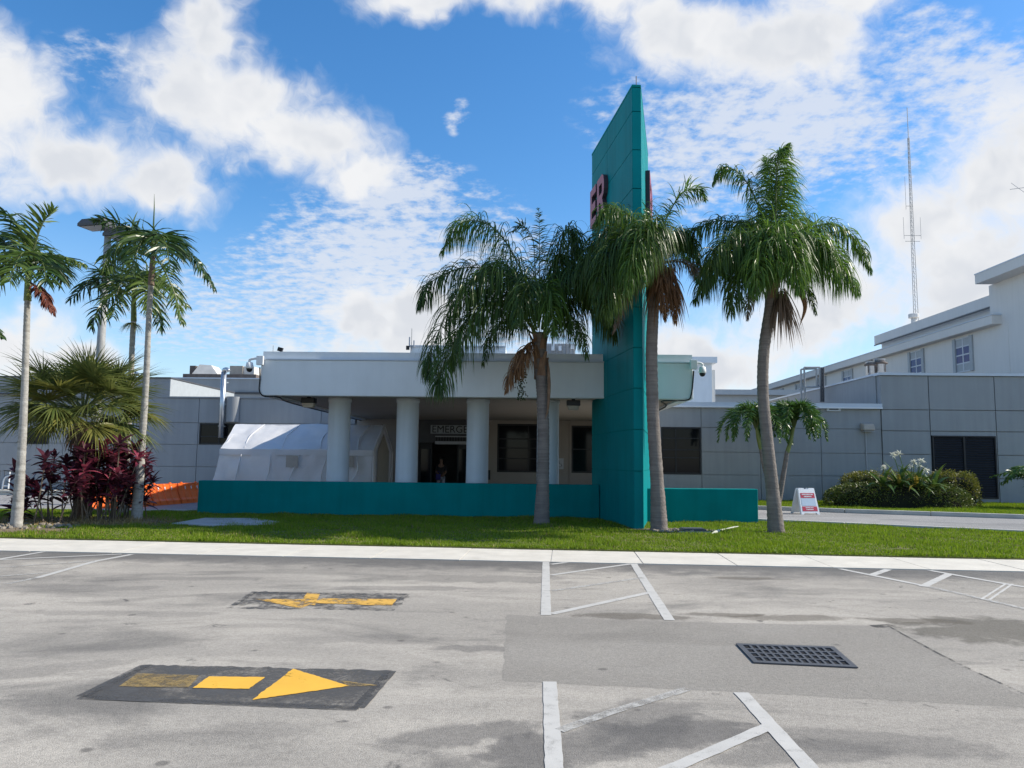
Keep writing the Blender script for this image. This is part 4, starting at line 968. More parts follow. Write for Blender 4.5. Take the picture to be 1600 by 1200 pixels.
a, b_ = A(641, 553, 44), A(790, 543, 44)
MB().box(a.x, b_.x, 44, 47, a.z-2, b_.z).build('wall', M['white'], parent=ph)
MB().box(a.x-.05, b_.x, 43.95, 47, b_.z+.001, b_.z+.09).build('coping', M['coping'], parent=ph)
c = A(643, 540, 43.9)
MB().tube([(c.x, 43.9, c.z-.3), (c.x, 43.9, c.z+1.0)], .02, 5).build('aerial', M['polesteel'], parent=ph)
for s, l, h in ((-1, .12, .7), (1, .14, .5)): MB().box(c.x+s*l-.035, c.x+s*l+.035, 43.86, 43.93, c.z-.1, c.z+h-.2).build('aerial_panel', M['gplastic'], parent=ph)
MB().box(c.x-.3, c.x-.12, 43.8, 43.95, c.z-.25, c.z-.02).build('lamp', M['black'], parent=ph)
# small lamp and whip on the canopy roof
c = A(438, 546, 24.5); rl = thing('roof_lamp', 'tiny black spot lamp on the canopy roof edge', 'light', (c.x, 24.5, 4.5))
MB().tube([(c.x, 24.5, 4.45), (c.x, 24.5, c.z-.05)], .015, 5).build('stem', M['polesteel'], parent=rl)
MB().obox((c.x, 24.5, c.z), (.075, 0, -.02), (0, .05, 0), (.02, 0, .06)).build('head', M['black'], parent=rl)
c = A(427, 540, 24.5); tag(MB().tube([(c.x, 24.5, 4.45), (c.x, 24.5, c.z)], .009, 5).build('whip_aerial', M['polesteel'], origin=(c.x, 24.5, 4.45)), 'thin whip aerial on the canopy roof above the tent', 'aerial')

# ------------------------------------------------------------------ tent
def n3(x, y, z, s): return mn.noise(Vector((x*s, y*s, z*s)))
TX0, TX1 = xA(345, 700, 31), -6.15
TYn, TYr, TYf = 31.0, 33.2, 35.4
ZE, ZR = zA(385, 702, 31), zA(480, 663.5, 33.2)
tent = thing('frame_tent', 'white fabric frame tent standing behind the left columns', 'tent', ((TX0+TX1)/2, TYr, 0))
def fab(nu, nv, fn, amp, sc, name, m):
    vs = []
    for j in range(nv+1):
        for i in range(nu+1):
            p = Vector(fn(i/nu, j/nv)); q = n3(p.x, p.y, p.z, sc)*amp+n3(p.x+9, p.y, p.z*.4, sc*2.6)*amp*.5
            vs.append((p.x+q*.15, p.y-q, p.z+q*.4))
    return MB().add(vs, [(j*(nu+1)+i, j*(nu+1)+i+1, (j+1)*(nu+1)+i+1, (j+1)*(nu+1)+i) for j in range(nv) for i in range(nu)]).build(name, m, parent=tent, smooth=True)
sag = lambda u: -.05*math.sin(math.pi*((u*4) % 1))
XRL = xA(368, 664, 33.2)
fab(48, 14, lambda u, v: (TX0*(1-v)+XRL*v+(TX1-TX0*(1-v)-XRL*v)*u, TYn+(TYr-TYn)*v, ZE+(ZR-ZE)*v+sag(u)*(1-abs(2*v-1))), .10, 1.1, 'roof_slope', M['tent'])
fab(30, 8, lambda u, v: (TX1+(TX0-TX1)*u, TYf+(TYr-TYf)*v, ZE+(ZR-ZE)*v), .03, .9, 'roof_slope', M['tent'])
fab(60, 18, lambda u, v: (TX0-.45*(1-v)**1.5*max(0, 1-u*8)+(TX1-TX0)*u, TYn-.12*(1-v)-.02*math.sin(u*60)*(1-v), ZE*v), .11, 1.3, 'side_wall', M['tent'])
fab(16, 12, lambda u, v: (TX0-.4*(1-v), TYn+(TYf-TYn)*u, ZE*v+(ZR-ZE)*v*(1-abs(2*u-1))), .05, 1.0, 'end_wall', M['tent'])
fab(16, 12, lambda u, v: (TX1, TYn+(TYf-TYn)*u, ZE*v+(ZR-ZE)*v*(1-abs(2*u-1))), .02, 1.0, 'end_wall', M['tent'])
MB().box(TX0-.02, TX1+.02, TYn-.07, TYn-.03, ZE-.22, ZE+.01).build('valance', M['tent'], parent=tent)
for xs_ in np.linspace(TX0+.9, TX1-.6, 5):
    MB().tube(catmull([(xs_, TYn-.13, ZE-.2), (xs_-.15+random.uniform(-.2, .2), TYn-.19, ZE*.55), (xs_-.5+random.uniform(-.3, .3), TYn-.25, .2)], 12), [.012, .02, .028, .032, .032, .03, .03, .028, .026, .024, .02, .016, .01], 6).build('fold', M['tent'], parent=tent, smooth=True)
for xs_ in np.linspace(XRL+1.3, TX1-.5, 4):
    MB().tube(catmull([(xs_, TYr-.05, ZR-.0), (xs_-.25, (TYn+TYr)/2, (ZE+ZR)/2+.0), (xs_-.1, TYn+.1, ZE+.06)], 12), [.01, .02, .026, .03, .03, .028, .026, .024, .022, .02, .016, .012, .008], 6).build('fold', M['tent'], parent=tent, smooth=True)
for px in (456, 543):
    c = A(px, 721, TYn-.2); MB().box(c.x-.24, c.x+.24, TYn-.2, TYn-.185, c.z-.23, c.z+.23).build('window', M['tentwin'], parent=tent)
d0 = MB().add([(TX1+.045, TYn+.9, .02), (TX1+.045, TYf-.8, .02), (TX1+.045, TYf-.8, ZE), (TX1+.045, TYr, ZR-.35), (TX1+.045, TYn+.9, ZE)], [(0, 1, 2, 3, 4)]).build('door_flap', M['tentwin'], parent=tent)
for ya, za_, yb, zb2 in ((TYn, ZE, TYr, ZR), (TYr, ZR, TYf, ZE)):
    MB().tube([(TX1+.05, ya, za_), (TX1+.05, yb, zb2)], .05, 6).build('gable_tube', M['tent'], parent=tent)
for ya in (TYn, TYf): MB().tube([(TX1+.05, ya, 0), (TX1+.05, ya, ZE)], .05, 6).build('leg', M['tent'], parent=tent)

# ------------------------------------------------------------------ orange water barriers
nb_ = 5; pA, pB = Vector((-13.75, 23.9, 0)), Vector((-12.2, 31.2, 0)); dB = (pB-pA)/nb_
pos_words = ['nearest orange water barrier, half hidden by the purple shrubs', 'second orange water barrier from the shrubs', 'middle orange water barrier in the row', 'fourth orange water barrier, beside the low wall end', 'farthest orange water barrier, toward the tent']
def barrier(a, d, label):
    L_ = d.length-.06; u = d.normalized(); s = Vector((u.y, -u.x, 0)); c = a
    t = thing('water_barrier', label, 'barrier', tuple(a+d*.5), 'orange water barriers')
    prof = [(-.28, 0), (-.28, .15), (-.22, .22), (-.12, .46), (-.09, .70), (-.06, .74), (.06, .74), (.09, .70), (.12, .46), (.22, .22), (.28, .15), (.28, 0)]
    mb = MB(); st_ = []
    nn = 36
    for i in range(nn+1):
        f = i/nn; rib = 1.0
        ph_ = (f*4) % 1; dep = .035 if .18 < ph_ < .82 else 0
        e = .03 if i in (0, nn) else 0
        st_.append([c+u*(.03+L_*f)+s*(q[0]-math.copysign(dep+e, q[0]) if .1 < q[1] < .71 else q[0]*(1-e))+Vector((0, 0, q[1])) for q in prof])
    m_ = len(prof); vs = [v for r_ in st_ for v in r_]
    fs = [(i*m_+k, i*m_+k+1, (i+1)*m_+k+1, (i+1)*m_+k) for i in range(nn) for k in range(m_-1)]+[tuple(range(m_)), tuple(range(nn*m_, (nn+1)*m_))[::-1]]
    mb.add(vs, fs).build('body', M['orange'], parent=t)
    for k in range(3):
        p = c+u*(.03+L_*(.25*(k+1)))+Vector((0, 0, .58))+s*.110
        MB().obox(p, u*.02+Vector((0, 0, -.05)), s*.006, u*.022+Vector((0, 0, .012))).build('reflector', M['wplastic'], parent=t)
    for k in (.2, .8): MB().lathe(tuple(c+u*(L_*k)+Vector((0, 0, .74))), [(.05, 0), (.05, .03), (.03, .045)], 10).build('cap', M['orange'], parent=t)
for i in range(nb_): barrier(pA+dB*i, dB, pos_words[i])

# ------------------------------------------------------------------ A-frame sign
gs = G(1267, 804); af = thing('a_frame_sign', 'white A-frame sign with red bands standing at the driveway kerb', 'sign', (gs.x, gs.y, 0))
H_, Wb, Wt = .87, .33, .29
def af_pt(u, h, side):   # u -1..1 across, h 0..1 up
    w = Wb+(Wt-Wb)*h; dy = (-.0+.27*h) if side == 0 else (.62-.30*h)
    ca, sa = math.cos(.16), math.sin(.16)
    x = u*w-(.0 if side == 0 else .07); return Vector((gs.x+x*ca-dy*sa, gs.y+x*sa+dy*ca, .005+H_*h))
for side in (0, 1):
    outl = [(-1, .0), (-.75, .0), (-.65, .05), (.65, .05), (.75, 0), (1, 0), (1, .97), (.93, 1), (.32, 1), (.22, .955), (-.22, .955), (-.32, 1), (-.93, 1), (-1, .97)]
    a = [af_pt(u_, h_, side) for u_, h_ in outl]; off = Vector((-.03, .05, 0)) if side == 0 else Vector((.0, -.03, 0)); n = len(a)
    MB().add(a+[q+off for q in a], [tuple(range(n)), tuple(range(n, 2*n))[::-1]]+[((i+1) % n, i, i+n, (i+1) % n+n) for i in range(n)]).build('panel', M['wplastic'], parent=af)
def af_band(h0, h1, u0, u1, m, name, lift=.006):
    o = Vector((.001, -lift, 0)); mb = MB(); vs = [af_pt(u0, h0, 0)+o, af_pt(u1, h0, 0)+o, af_pt(u1, h1, 0)+o, af_pt(u0, h1, 0)+o]; w = Vector((0, .003, 0))
    return mb.add(vs+[v+w for v in vs], [(0,1,2,3),(7,6,5,4),(0,4,5,1),(1,5,6,2),(2,6,7,3),(3,7,4,0)]).build(name, m, parent=af)
b1 = af_band(.62, .81, -.84, .84, M['red'], 'top_band'); af_band(.33, .61, -.82, .82, M['blueprint'], 'poster'); b2 = af_band(.12, .30, -.84, .84, M['red'], 'bottom_band')
rnd = random.Random(3)
for (h, hh, n_, u0_, u1_) in ((.735, .045, 9, -.66, .70), (.655, .045, 8, -.46, .46), (.235, .035, 8, -.45, .45), (.165, .035, 7, -.4, .4)):
    for i in range(n_):
        ua = u0_+(u1_-u0_)*i/n_; af_band(h, h+hh, ua, ua+(u1_-u0_)/n_*rnd.uniform(.5, .8), M['wplastic'], 'print_mark', .010)

# ------------------------------------------------------------------ light pole
YP = 27.0; pt, pb = A(169, 362, YP), A(152, 600, YP)
lp_ = thing('light_pole', 'tall weathered light pole with two dark shoebox heads among the slender palms', 'street light', (pt.x, YP, 0))
MB().tube([(pt.x, YP, 0), (pt.x, YP, pt.z*.5), (pt.x, YP, pt.z+.05)], [.17, .145, .115], 14).build('pole', M['polesteel'], parent=lp_, smooth=True)
def shoebox(c, ang, tilt, name):
    u = Vector((math.cos(ang), math.sin(ang), 0)); s = Vector((-u.y, u.x, 0)); w = Vector((0, 0, 1))
    q = lambda a, b, z: c+u*a+s*b+w*z
    mb = MB(); top = [(-.46, -.26), (.46, -.26), (.46, .26), (-.46, .26)]; bot = [(-.54, -.36), (.54, -.36), (.54, .36), (-.54, .36)]
    hd = mb.add([q(a, b, 0) for a, b in bot]+[q(a, b, .1) for a, b in bot]+[q(a, b, .28) for a, b in top], [(3,2,1,0)]+[(i, (i+1) % 4, (i+1) % 4+4, i+4) for i in range(4)]+[(i+4, (i+1) % 4+4, (i+1) % 4+8, i+8) for i in range(4)]+[(8,9,10,11)]).build('lamp_head', M['darkgrey'], parent=lp_)
    MB().add([q(a*.9, b*.85, -.012) for a, b in bot], [(3,2,1,0)]).build('lens', M['gplastic'], parent=hd)
shoebox(A(152, 356, YP), 2.9, 0, 'a'); shoebox(A(191, 371, YP), -.25, 0, 'b')
MB().tube([A(160, 358, YP), A(182, 367, YP)], .05, 8).build('arm', M['darkgrey'], parent=lp_)

# ------------------------------------------------------------------ palms
UP = Vector((0, 0, 1))
def pinnate(mb, pts, L_, wdt, n, droop, plum=.5, bare=.12, fwd=.5, tipk=.35, rr=.022, seg=4, rnd=random, sides=(-1, 1), keep=1.0, lift=0.0, msl=1, roll=.45):
    c = catmull(pts, 40)
    mb.cur = 0; mb.tube(c, [rr*(1-.85*i/40)+.003 for i in range(41)], 5, False); mb.cur = msl
    for i in range(n):
        t = bare+(1-bare)*(i+rnd.random()*.8)/n; f = min(t, .9999)*40; k = int(f); p = c[k].lerp(c[k+1], f-k); T = (c[k+1]-c[k]).normalized()
        S = T.cross(UP)
        if S.length < .15: S = T.cross(Vector((0, -1, 0)))
        S.normalize(); Nn = S.cross(T)
        prof = (.55+.45*math.sin(math.pi*min(1, t*1.1)**.8))*(1-(1-tipk)*max(0, (t-.72)/.28)**1.3)
        for sg in sides:
            if rnd.random() > keep: continue
            a = rnd.gauss(lift, plum); d = S*(sg*math.cos(a))+Nn*math.sin(a)+T*(fwd+rnd.gauss(0, .22)+.5*max(0, t-.8)/.2)
            l = L_*prof*rnd.uniform(.8, 1.1)
            mb.strip(p, d, l, wdt*rnd.uniform(.75, 1.15), droop*rnd.uniform(.75, 1.25), seg, rnd.gauss(0, roll), T, prof=(.5, 1, .9, .55, .05))
    mb.cur = 0
def PX(Y): return lambda q: A(q[0], q[1], Y+(q[2] if len(q) > 2 else 0))
def trunk(parent, pts, Y, rad, m, ring=.05, rough=.02, seed=1, n=96, base_z=0.0, name='trunk'):
    rnd = random.Random(seed); P = [A(p[0], p[1], Y) for p in pts]; P[0] = Vector((P[0].x, Y, base_z))
    c = catmull(P, n); rs = []
    for i in range(n+1):
        f = i/n*(len(rad)-1); k = min(int(f), len(rad)-2); r_ = rad[k]*(1-(f-k))+rad[k+1]*(f-k)
        rs.append(r_*(1+ring*(1 if i % 2 else -1)*.5+rnd.uniform(-rough, rough)))
    mb = MB(); mb.tube(c, rs, 14); return mb.build(name, m, parent=parent, smooth=True)
def frond_list(parent, Y, lst, seed, **kw):
    rnd = random.Random(seed); f = PX(Y)
    for item in lst:
        pts, opt = item if isinstance(item, tuple) and isinstance(item[1], dict) else (item, {})
        k = dict(kw); k.update(opt); lm = k.pop('m'); rm = k.pop('rm', M['rachis'])
        mb = MB(); pinnate(mb, [f(q) for q in pts], rnd=rnd, **k)
        mb.build(k.get('name', 'frond') if False else 'frond', [rm, lm], parent=parent)
def hang(parent, Y, c, n, l0, spread, m, seed, w=.03, name='dead_skirt'):
    """dead brown thatch hanging from the crown"""
    rnd = random.Random(seed); mb = MB(); c = A(*c, Y)
    for i in range(n):
        a = rnd.uniform(0, 6.28); r_ = spread*math.sqrt(rnd.random()); p = c+Vector((r_*math.cos(a), r_*math.sin(a), rnd.uniform(-.25, .2)))
        mb.strip(p, (math.cos(a)*.35, math.sin(a)*.35, -1+rnd.uniform(-.2, .5)), l0*rnd.uniform(.5, 1.15), w*rnd.uniform(.6, 1.5), 1.6, 4, rnd.uniform(0, 3))
    return mb.build(name, m, parent=parent)
def boots(parent, Y, a, b, n, r_, seed, h=.45):
    rnd = random.Random(seed); A0, B0 = A(*a, Y), A(*b, Y)
    for i in range(n):
        t = i/n; p = A0.lerp(B0, t); ang = i*2.4+rnd.uniform(-.3, .3); d = Vector((math.cos(ang), math.sin(ang), 0)); s = Vector((-d.y, d.x, 0))
        p = p+d*(r_*.55); l = h*rnd.uniform(.8, 1.2); w = r_*rnd.uniform(.5, .75); o = rnd.uniform(.05, .17)
        mb = MB(); vs = []
        for j in range(5):
            f = j/4; ww = w*(1-.62*f); q = p+UP*(l*f)+d*(o*f*f+.03); vs += [q-s*ww, q+d*.045*(1-f*.5), q+s*ww, q-d*.03]
        fs = [(4*j+k, 4*j+(k+1) % 4, 4*j+4+(k+1) % 4, 4*j+4+k) for j in range(4) for k in range(4)]+[(0,1,2,3),(19,18,17,16)]
        mb.add(vs, fs).build('leaf_boot', M['boot'], parent=parent)
QK = dict(L_=1.28, wdt=.027, n=190, droop=3.9, plum=.8, bare=.10, fwd=.6, m=M['queen'], seg=6, roll=1.1)

# leftmost queen palm
Y1 = 20.2; q1 = thing('queen_palm', 'queen palm with a brown dead frond in front of the columns', 'palm tree', (G(846, 823).x, Y1, .05), 'queen palms')
trunk(q1, [(846, 823), (848, 760), (849, 690), (848, 630), (845, 580), (843, 520)], Y1, [.215, .165, .155, .15, .155, .17], M['qtrunk'], seed=1, base_z=.03)
boots(q1, Y1, (845, 598), (843, 530), 13, .19, 2)
L2 = dict(m=M['queen_lit'])
frond_list(q1, Y1, [
    ([(838, 515), (815, 425), (772, 357), (722, 348), (690, 395)], dict(m=M['queen_lit'], n=201)),
    ([(836, 518), (800, 440), (735, 418), (675, 440), (655, 480)], {}),
    ([(836, 520, -.2), (785, 455, -.6), (715, 470, -1), (675, 545, -1.3), (668, 590, -1.4)], {}),
    ([(838, 520, -.2), (795, 470, -.8), (735, 500, -1.3), (690, 580, -1.7), (686, 612, -1.8)], dict(n=201)),
    ([(838, 520), (800, 480, .4), (755, 480, .9), (715, 530, 1.3), (705, 575, 1.4)], {}),
    ([(841, 512, -.2), (836, 448, -.9), (822, 452, -1.6), (805, 505, -2.2)], dict(n=139)),
    ([(842, 512, -.2), (850, 452, -.8), (858, 460, -1.5), (866, 525, -2.0)], dict(n=139, m=M['queen_lit'])),
    ([(848, 515), (866, 430), (880, 372), (896, 365), (910, 415)], {}),
    ([(850, 518), (880, 440), (915, 388), (945, 400), (962, 450)], {}),
    ([(852, 524), (885, 480), (925, 462), (950, 490), (960, 530)], {}),
    ([(848, 515, .3), (868, 440, 1.0), (905, 425, 1.8), (935, 470, 2.3)], {}),
    ([(838, 515, .3), (815, 440, 1.1), (780, 410, 1.9), (745, 430, 2.6)], {}),
    ([(839, 516, -.2), (812, 445, -.6), (770, 425, -1.0), (725, 450, -1.3), (705, 500, -1.5)], {}),
    ([(846, 514, .2), (858, 430, .6), (872, 400, 1.0), (892, 410, 1.3), (905, 460, 1.5)], {}),
    ([(850, 518, -.2), (884, 450, -.5), (918, 425, -.8), (938, 460, -1.0)], {}),
    ([(850, 528, -.2), (880, 500, -.8), (905, 515, -1.3), (918, 560, -1.6)], dict(n=124, L_=.7)),
    ([(838, 526, .2), (800, 500, .7), (770, 520, 1.2), (755, 570, 1.5)], dict(n=124, L_=.75)),
    ([(842, 512), (843, 430), (843, 380), (842, 325)], dict(n=40, L_=.42, droop=.9, plum=.3, rr=.014, bare=.45, wdt=.03)),
    ([(842, 505), (836, 420), (832, 372), (815, 352), (800, 362)], dict(n=37, L_=.4, droop=1.0, rr=.012, bare=.5, wdt=.03)),
    ([(838, 528, -.2), (818, 548, -.4), (800, 580, -.5), (790, 612, -.5)], dict(m=M['dead'], rm=M['dead'], n=139, L_=.62, droop=3.5, plum=.5)),
    ([(836, 530, -.2), (826, 550, -.5), (815, 570, -.6), (806, 595, -.6)], dict(m=M['dead'], rm=M['dead'], n=93, L_=.5, droop=3.5)),
    ], 11, **QK)
mb = MB(); rnd = random.Random(5); c = A(815, 575, Y1-.35)
mb.tube(catmull([A(838, 545, Y1-.2), A(824, 548, Y1-.35), A(816, 568, Y1-.35)], 10), .015, 5)
for i in range(150):
    t = rnd.random(); p = c+Vector((rnd.gauss(0, .07), rnd.gauss(0, .07), -.85*t)); r_ = .018
    mb.lathe(p, [(.004, -r_*1.3), (r_, 0), (.004, r_*1.3)], 5)
mb.build('fruit_cluster', M['darkfruit'], parent=q1, kind='stuff')
spp = MB(); f = PX(Y1); spp.tube(catmull([f((856, 560, -.1)), f((858, 600, -.2)), f((856, 640, -.2)), f((851, 655, -.2))], 14), [.01, .02, .035, .04, .045, .045, .045, .04, .035, .03, .025, .02, .012, .008, .004], 7); spp.build('spathe', M['boot'], parent=q1, smooth=True)

# middle queen palm, close to the pylon
Y2 = 19.0; g2 = G(1030, 831); q2 = thing('queen_palm', 'queen palm with a reddish brown skirt standing beside the teal pylon', 'palm tree', (g2.x, Y2, .05), 'queen palms')
trunk(q2, [(1030, 831), (1027, 760), (1021, 660), (1018, 560), (1021, 480), (1025, 405)], Y2, [.215, .165, .15, .145, .14, .15], M['qtrunk'], seed=2, base_z=.03)
boots(q2, Y2, (1021, 470), (1025, 405), 11, .19, 4)
frond_list(q2, Y2, [
    ([(1026, 402), (1040, 345), (1066, 302), (1092, 296), (1102, 312)], dict(m=M['queen_lit'], n=108, L_=.55, droop=1.4, wdt=.028)),
    ([(1022, 402, -.2), (992, 345, -.5), (955, 325, -.8), (928, 352, -1.0)], dict(m=M['queen_lit'], n=155, L_=.75)),
    ([(1020, 402), (985, 358), (945, 362), (915, 415), (905, 460)], {}),
    ([(1020, 405, -.2), (985, 375, -.8), (950, 400, -1.3), (930, 470, -1.6)], dict(n=201)),
    ([(1020, 408, -.1), (990, 395, -.5), (965, 430, -.9), (950, 500, -1.1)], dict(n=193)),
    ([(1022, 402, -.2), (1010, 352, -1.0), (994, 385, -1.8), (980, 455, -2.3)], dict(n=193, m=M['queen_lit'])),
    ([(1024, 402, -.3), (1022, 350, -1.0), (1012, 372, -1.7), (1002, 440, -2.2)], dict(n=162)),
    ([(1020, 405, .3), (985, 380, 1.0), (950, 420, 1.7), (935, 490, 2.0)], {}),
    ([(1028, 404), (1052, 365), (1078, 372), (1098, 425)], dict(L_=.7)),
    ([(1028, 404, .3), (1050, 370, 1.0), (1075, 385, 1.7), (1090, 440, 2.1)], dict(L_=.8)),
    ([(1021, 404, -.2), (998, 372, -.7), (968, 385, -1.2), (950, 445, -1.5), (945, 490, -1.6)], {}),
    ([(1022, 404, .2), (995, 360, .6), (955, 380, 1.1), (925, 440, 1.4), (915, 480, 1.5)], {}),
    ([(1022, 400, .3), (1012, 345, 1.0), (985, 330, 1.8), (960, 365, 2.4)], {}),
    ([(1030, 410), (1058, 408), (1085, 418), (1100, 430)], dict(m=M['deadgrey'], rm=M['boot'], n=62, L_=.5, droop=3)),
    ([(1030, 408, -.2), (1044, 425, -.35), (1052, 460, -.4), (1055, 505, -.4)], dict(m=M['dead'], rm=M['dead'], n=155, L_=.55, droop=3.5)),
    ([(1028, 408, -.25), (1033, 430, -.5), (1037, 465, -.55), (1040, 500, -.5)], dict(m=M['dead'], rm=M['dead'], n=139, L_=.45, droop=3.5)),
    ([(1018, 410, -.2), (1000, 430, -.4), (975, 470, -.5), (958, 520, -.5)], dict(m=M['deadgrey'], rm=M['deadgrey'], n=93, L_=.5, droop=3.5)),
    ], 12, **QK)
hang(q2, Y2-.1, (1034, 425), 240, 1.25, .22, M['dead'], 8)

# right queen palm
Y3 = 18.75; q3 = thing('queen_palm', 'tallest queen palm with a tall upright frond, right of the low wall', 'palm tree', (G(1213, 836).x, Y3, .05), 'queen palms')
trunk(q3, [(1213, 836), (1207, 765), (1198, 680), (1192, 610), (1194, 545), (1204, 480), (1211, 420)], Y3, [.205, .155, .14, .135, .135, .145, .15], M['qtrunk'], seed=3, base_z=.03)
boots(q3, Y3, (1205, 480), (1211, 425), 9, .17, 6, .35)
QG = dict(QK); QG.update(m=M['queen_lit'])
frond_list(q3, Y3, [
    ([(1212, 412), (1212, 345), (1213, 285), (1216, 245), (1232, 228)], dict(n=240, L_=1.0, droop=2.6, plum=.5)),
    ([(1211, 414, .2), (1208, 345, .6), (1205, 285, 1.0), (1195, 245, 1.3)], dict(n=170, L_=.6, droop=1.7)),
    ([(1208, 412), (1188, 330), (1160, 276), (1130, 262), (1114, 288)], dict(n=147, L_=.62)),
    ([(1206, 414), (1175, 360), (1125, 345), (1075, 365), (1042, 398)], dict(m=M['queen'], L_=.75)),
    ([(1206, 416, -.2), (1170, 375, -.7), (1125, 385, -1.2), (1095, 450, -1.5)], dict(m=M['queen'])),
    ([(1206, 418, .2), (1165, 395, .7), (1115, 415, 1.2), (1085, 470, 1.5)], dict(m=M['queen'])),
    ([(1208, 418, -.2), (1178, 400, -.7), (1155, 430, -1.1), (1140, 490, -1.3)], dict(m=M['queen'], n=155)),
    ([(1216, 412), (1250, 368), (1297, 350), (1340, 378), (1360, 425)], dict(n=193, L_=.8)),
    ([(1216, 416, -.2), (1255, 395, -.6), (1305, 408, -1.0), (1340, 455, -1.2)], dict(n=186)),
    ([(1216, 416, .3), (1250, 385, .9), (1295, 385, 1.5), (1325, 430, 1.9)], dict(m=M['queen'])),
    ([(1215, 412, -.3), (1225, 368, -1.0), (1238, 395, -1.7), (1248, 455, -2.1)], dict(n=170)),
    ([(1211, 412, -.3), (1200, 368, -1.0), (1188, 398, -1.7), (1180, 460, -2.1)], dict(n=170)),
    ([(1213, 412, -.2), (1213, 360, -.8), (1214, 370, -1.5), (1215, 425, -2.0)], dict(n=139)),
    ([(1214, 410, .3), (1222, 360, 1.0), (1240, 345, 1.8), (1262, 375, 2.4)], dict(m=M['queen'])),
    ([(1209, 410, .3), (1195, 362, 1.0), (1170, 350, 1.8), (1145, 380, 2.4)], dict(m=M['queen'])),
    ([(1213, 412, .1), (1218, 350, .4), (1222, 300, .8), (1232, 270, 1.1)], dict(L_=.9, droop=2.6)),
    ([(1215, 414, -.2), (1240, 380, -.6), (1272, 372, -1.0), (1300, 405, -1.3)], {}),
    ([(1209, 414, -.2), (1182, 385, -.5), (1150, 382, -.9), (1122, 420, -1.1)], {}),
    ([(1216, 420, -.1), (1240, 425, -.4), (1262, 450, -.6), (1275, 490, -.7)], dict(m=M['queen'], n=93, L_=.5)),
    ([(1208, 424), (1190, 435), (1172, 465), (1168, 500)], dict(m=M['deadgrey'], rm=M['deadgrey'], n=93, L_=.45, droop=3)),
    ], 13, **QG)
hang(q3, Y3-.15, (1220, 462), 150, 1.15, .10, M['deadgrey'], 9)
f = PX(Y3-.3); spp = MB(); spp.tube(catmull([f((1232, 442)), f((1250, 455)), f((1258, 480)), f((1250, 508))], 12), [.012, .03, .05, .06, .07, .075, .07, .06, .05, .04, .03, .018, .005], 8); spp.build('spathe', M['tan'] if False else M['dead'], parent=q3, smooth=True)

# slender palms at the left
CK = dict(L_=.95, wdt=.054, n=42, roll=.7, droop=1.15, plum=.30, bare=.16, fwd=.55, m=M['carp'], rr=.026, tipk=.55, seg=4)
YA = 17.7; s1 = thing('slender_palm', 'slender white-trunked palm with a red-brown dead frond at the left edge', 'palm tree', (G(25, 828).x, YA, .05), 'slender pale palms')
trunk(s1, [(25, 828), (33, 720), (38, 620), (41, 530), (43, 468)], YA, [.135, .095, .080, .072, .066], M['ctrunk'], ring=.05, seed=4, base_z=.03)
trunk(s1, [(43, 470), (44, 440), (46, 412)], YA, [.085, .072, .05], M['shaft'], ring=0, base_z=A(43, 470, YA).z, name='crownshaft')
frond_list(s1, YA, [
    ([(46, 418), (54, 385), (66, 350), (84, 328)], dict(m=M['carpl'], lift=.7, L_=.7, droop=.4, sides=(-1, 1))),
    ([(45, 416), (36, 370), (18, 340), (-8, 325)], dict(droop=.9, L_=.6)),
    ([(44, 420), (20, 390), (-10, 375), (-45, 380)], dict(droop=1.6)),
    ([(44, 424), (18, 408), (-8, 415), (-28, 445)], dict(m=M['carpl'])),
    ([(47, 420), (70, 400), (100, 402), (135, 415)], dict(m=M['carpl'], droop=2.2, L_=.5)),
    ([(47, 422, .2), (66, 405, .8), (85, 415, 1.3), (98, 440, 1.6)], {}),
    ([(46, 422, -.2), (40, 395, -.8), (28, 405, -1.4), (15, 440, -1.9)], dict(m=M['carpl'])),
    ([(46, 422, -.2), (58, 398, -.7), (68, 415, -1.2), (72, 440, -1.5)], {}),
    ([(46, 420, .2), (40, 380, .9), (28, 370, 1.6), (10, 385, 2.1)], {}),
    ([(48, 442, -.1), (62, 452, -.2), (74, 470, -.25), (84, 490, -.25)], dict(m=M['reddead'], rm=M['reddead'], droop=2.5, L_=.38, n=46)),
    ], 21, **CK)
def stalks(parent, Y, c, n, l, m, seed, up=.3):
    rnd = random.Random(seed); mb = MB(); c = A(*c, Y)
    for i in range(n):
        a = rnd.uniform(0, 6.28); d = Vector((math.cos(a), math.sin(a), rnd.uniform(-.4, up))); mb.strip(c, d, l*rnd.uniform(.6, 1.1), .014, 2.2, 5, rnd.uniform(0, 3))
    return mb.build('flower_stalk', m, parent=parent)
stalks(s1, YA-.1, (60, 452), 46, .42, M['fruit'], 3)
YB = 20.2; s2 = thing('slender_palm', 'slender pale palm with a tall spear leaf, right of the light pole', 'palm tree', (G(212, 815).x, YB, .05), 'slender pale palms')
trunk(s2, [(213, 816), (221, 700), (228, 600), (232, 510), (236, 442)], YB, [.145, .098, .080, .072, .068], M['ctrunk'], ring=.05, seed=5, base_z=.03)
trunk(s2, [(236, 446), (238, 415), (240, 385)], YB, [.085, .075, .05], M['deadgrey'], ring=0, base_z=A(236, 446, YB).z, name='crownshaft')
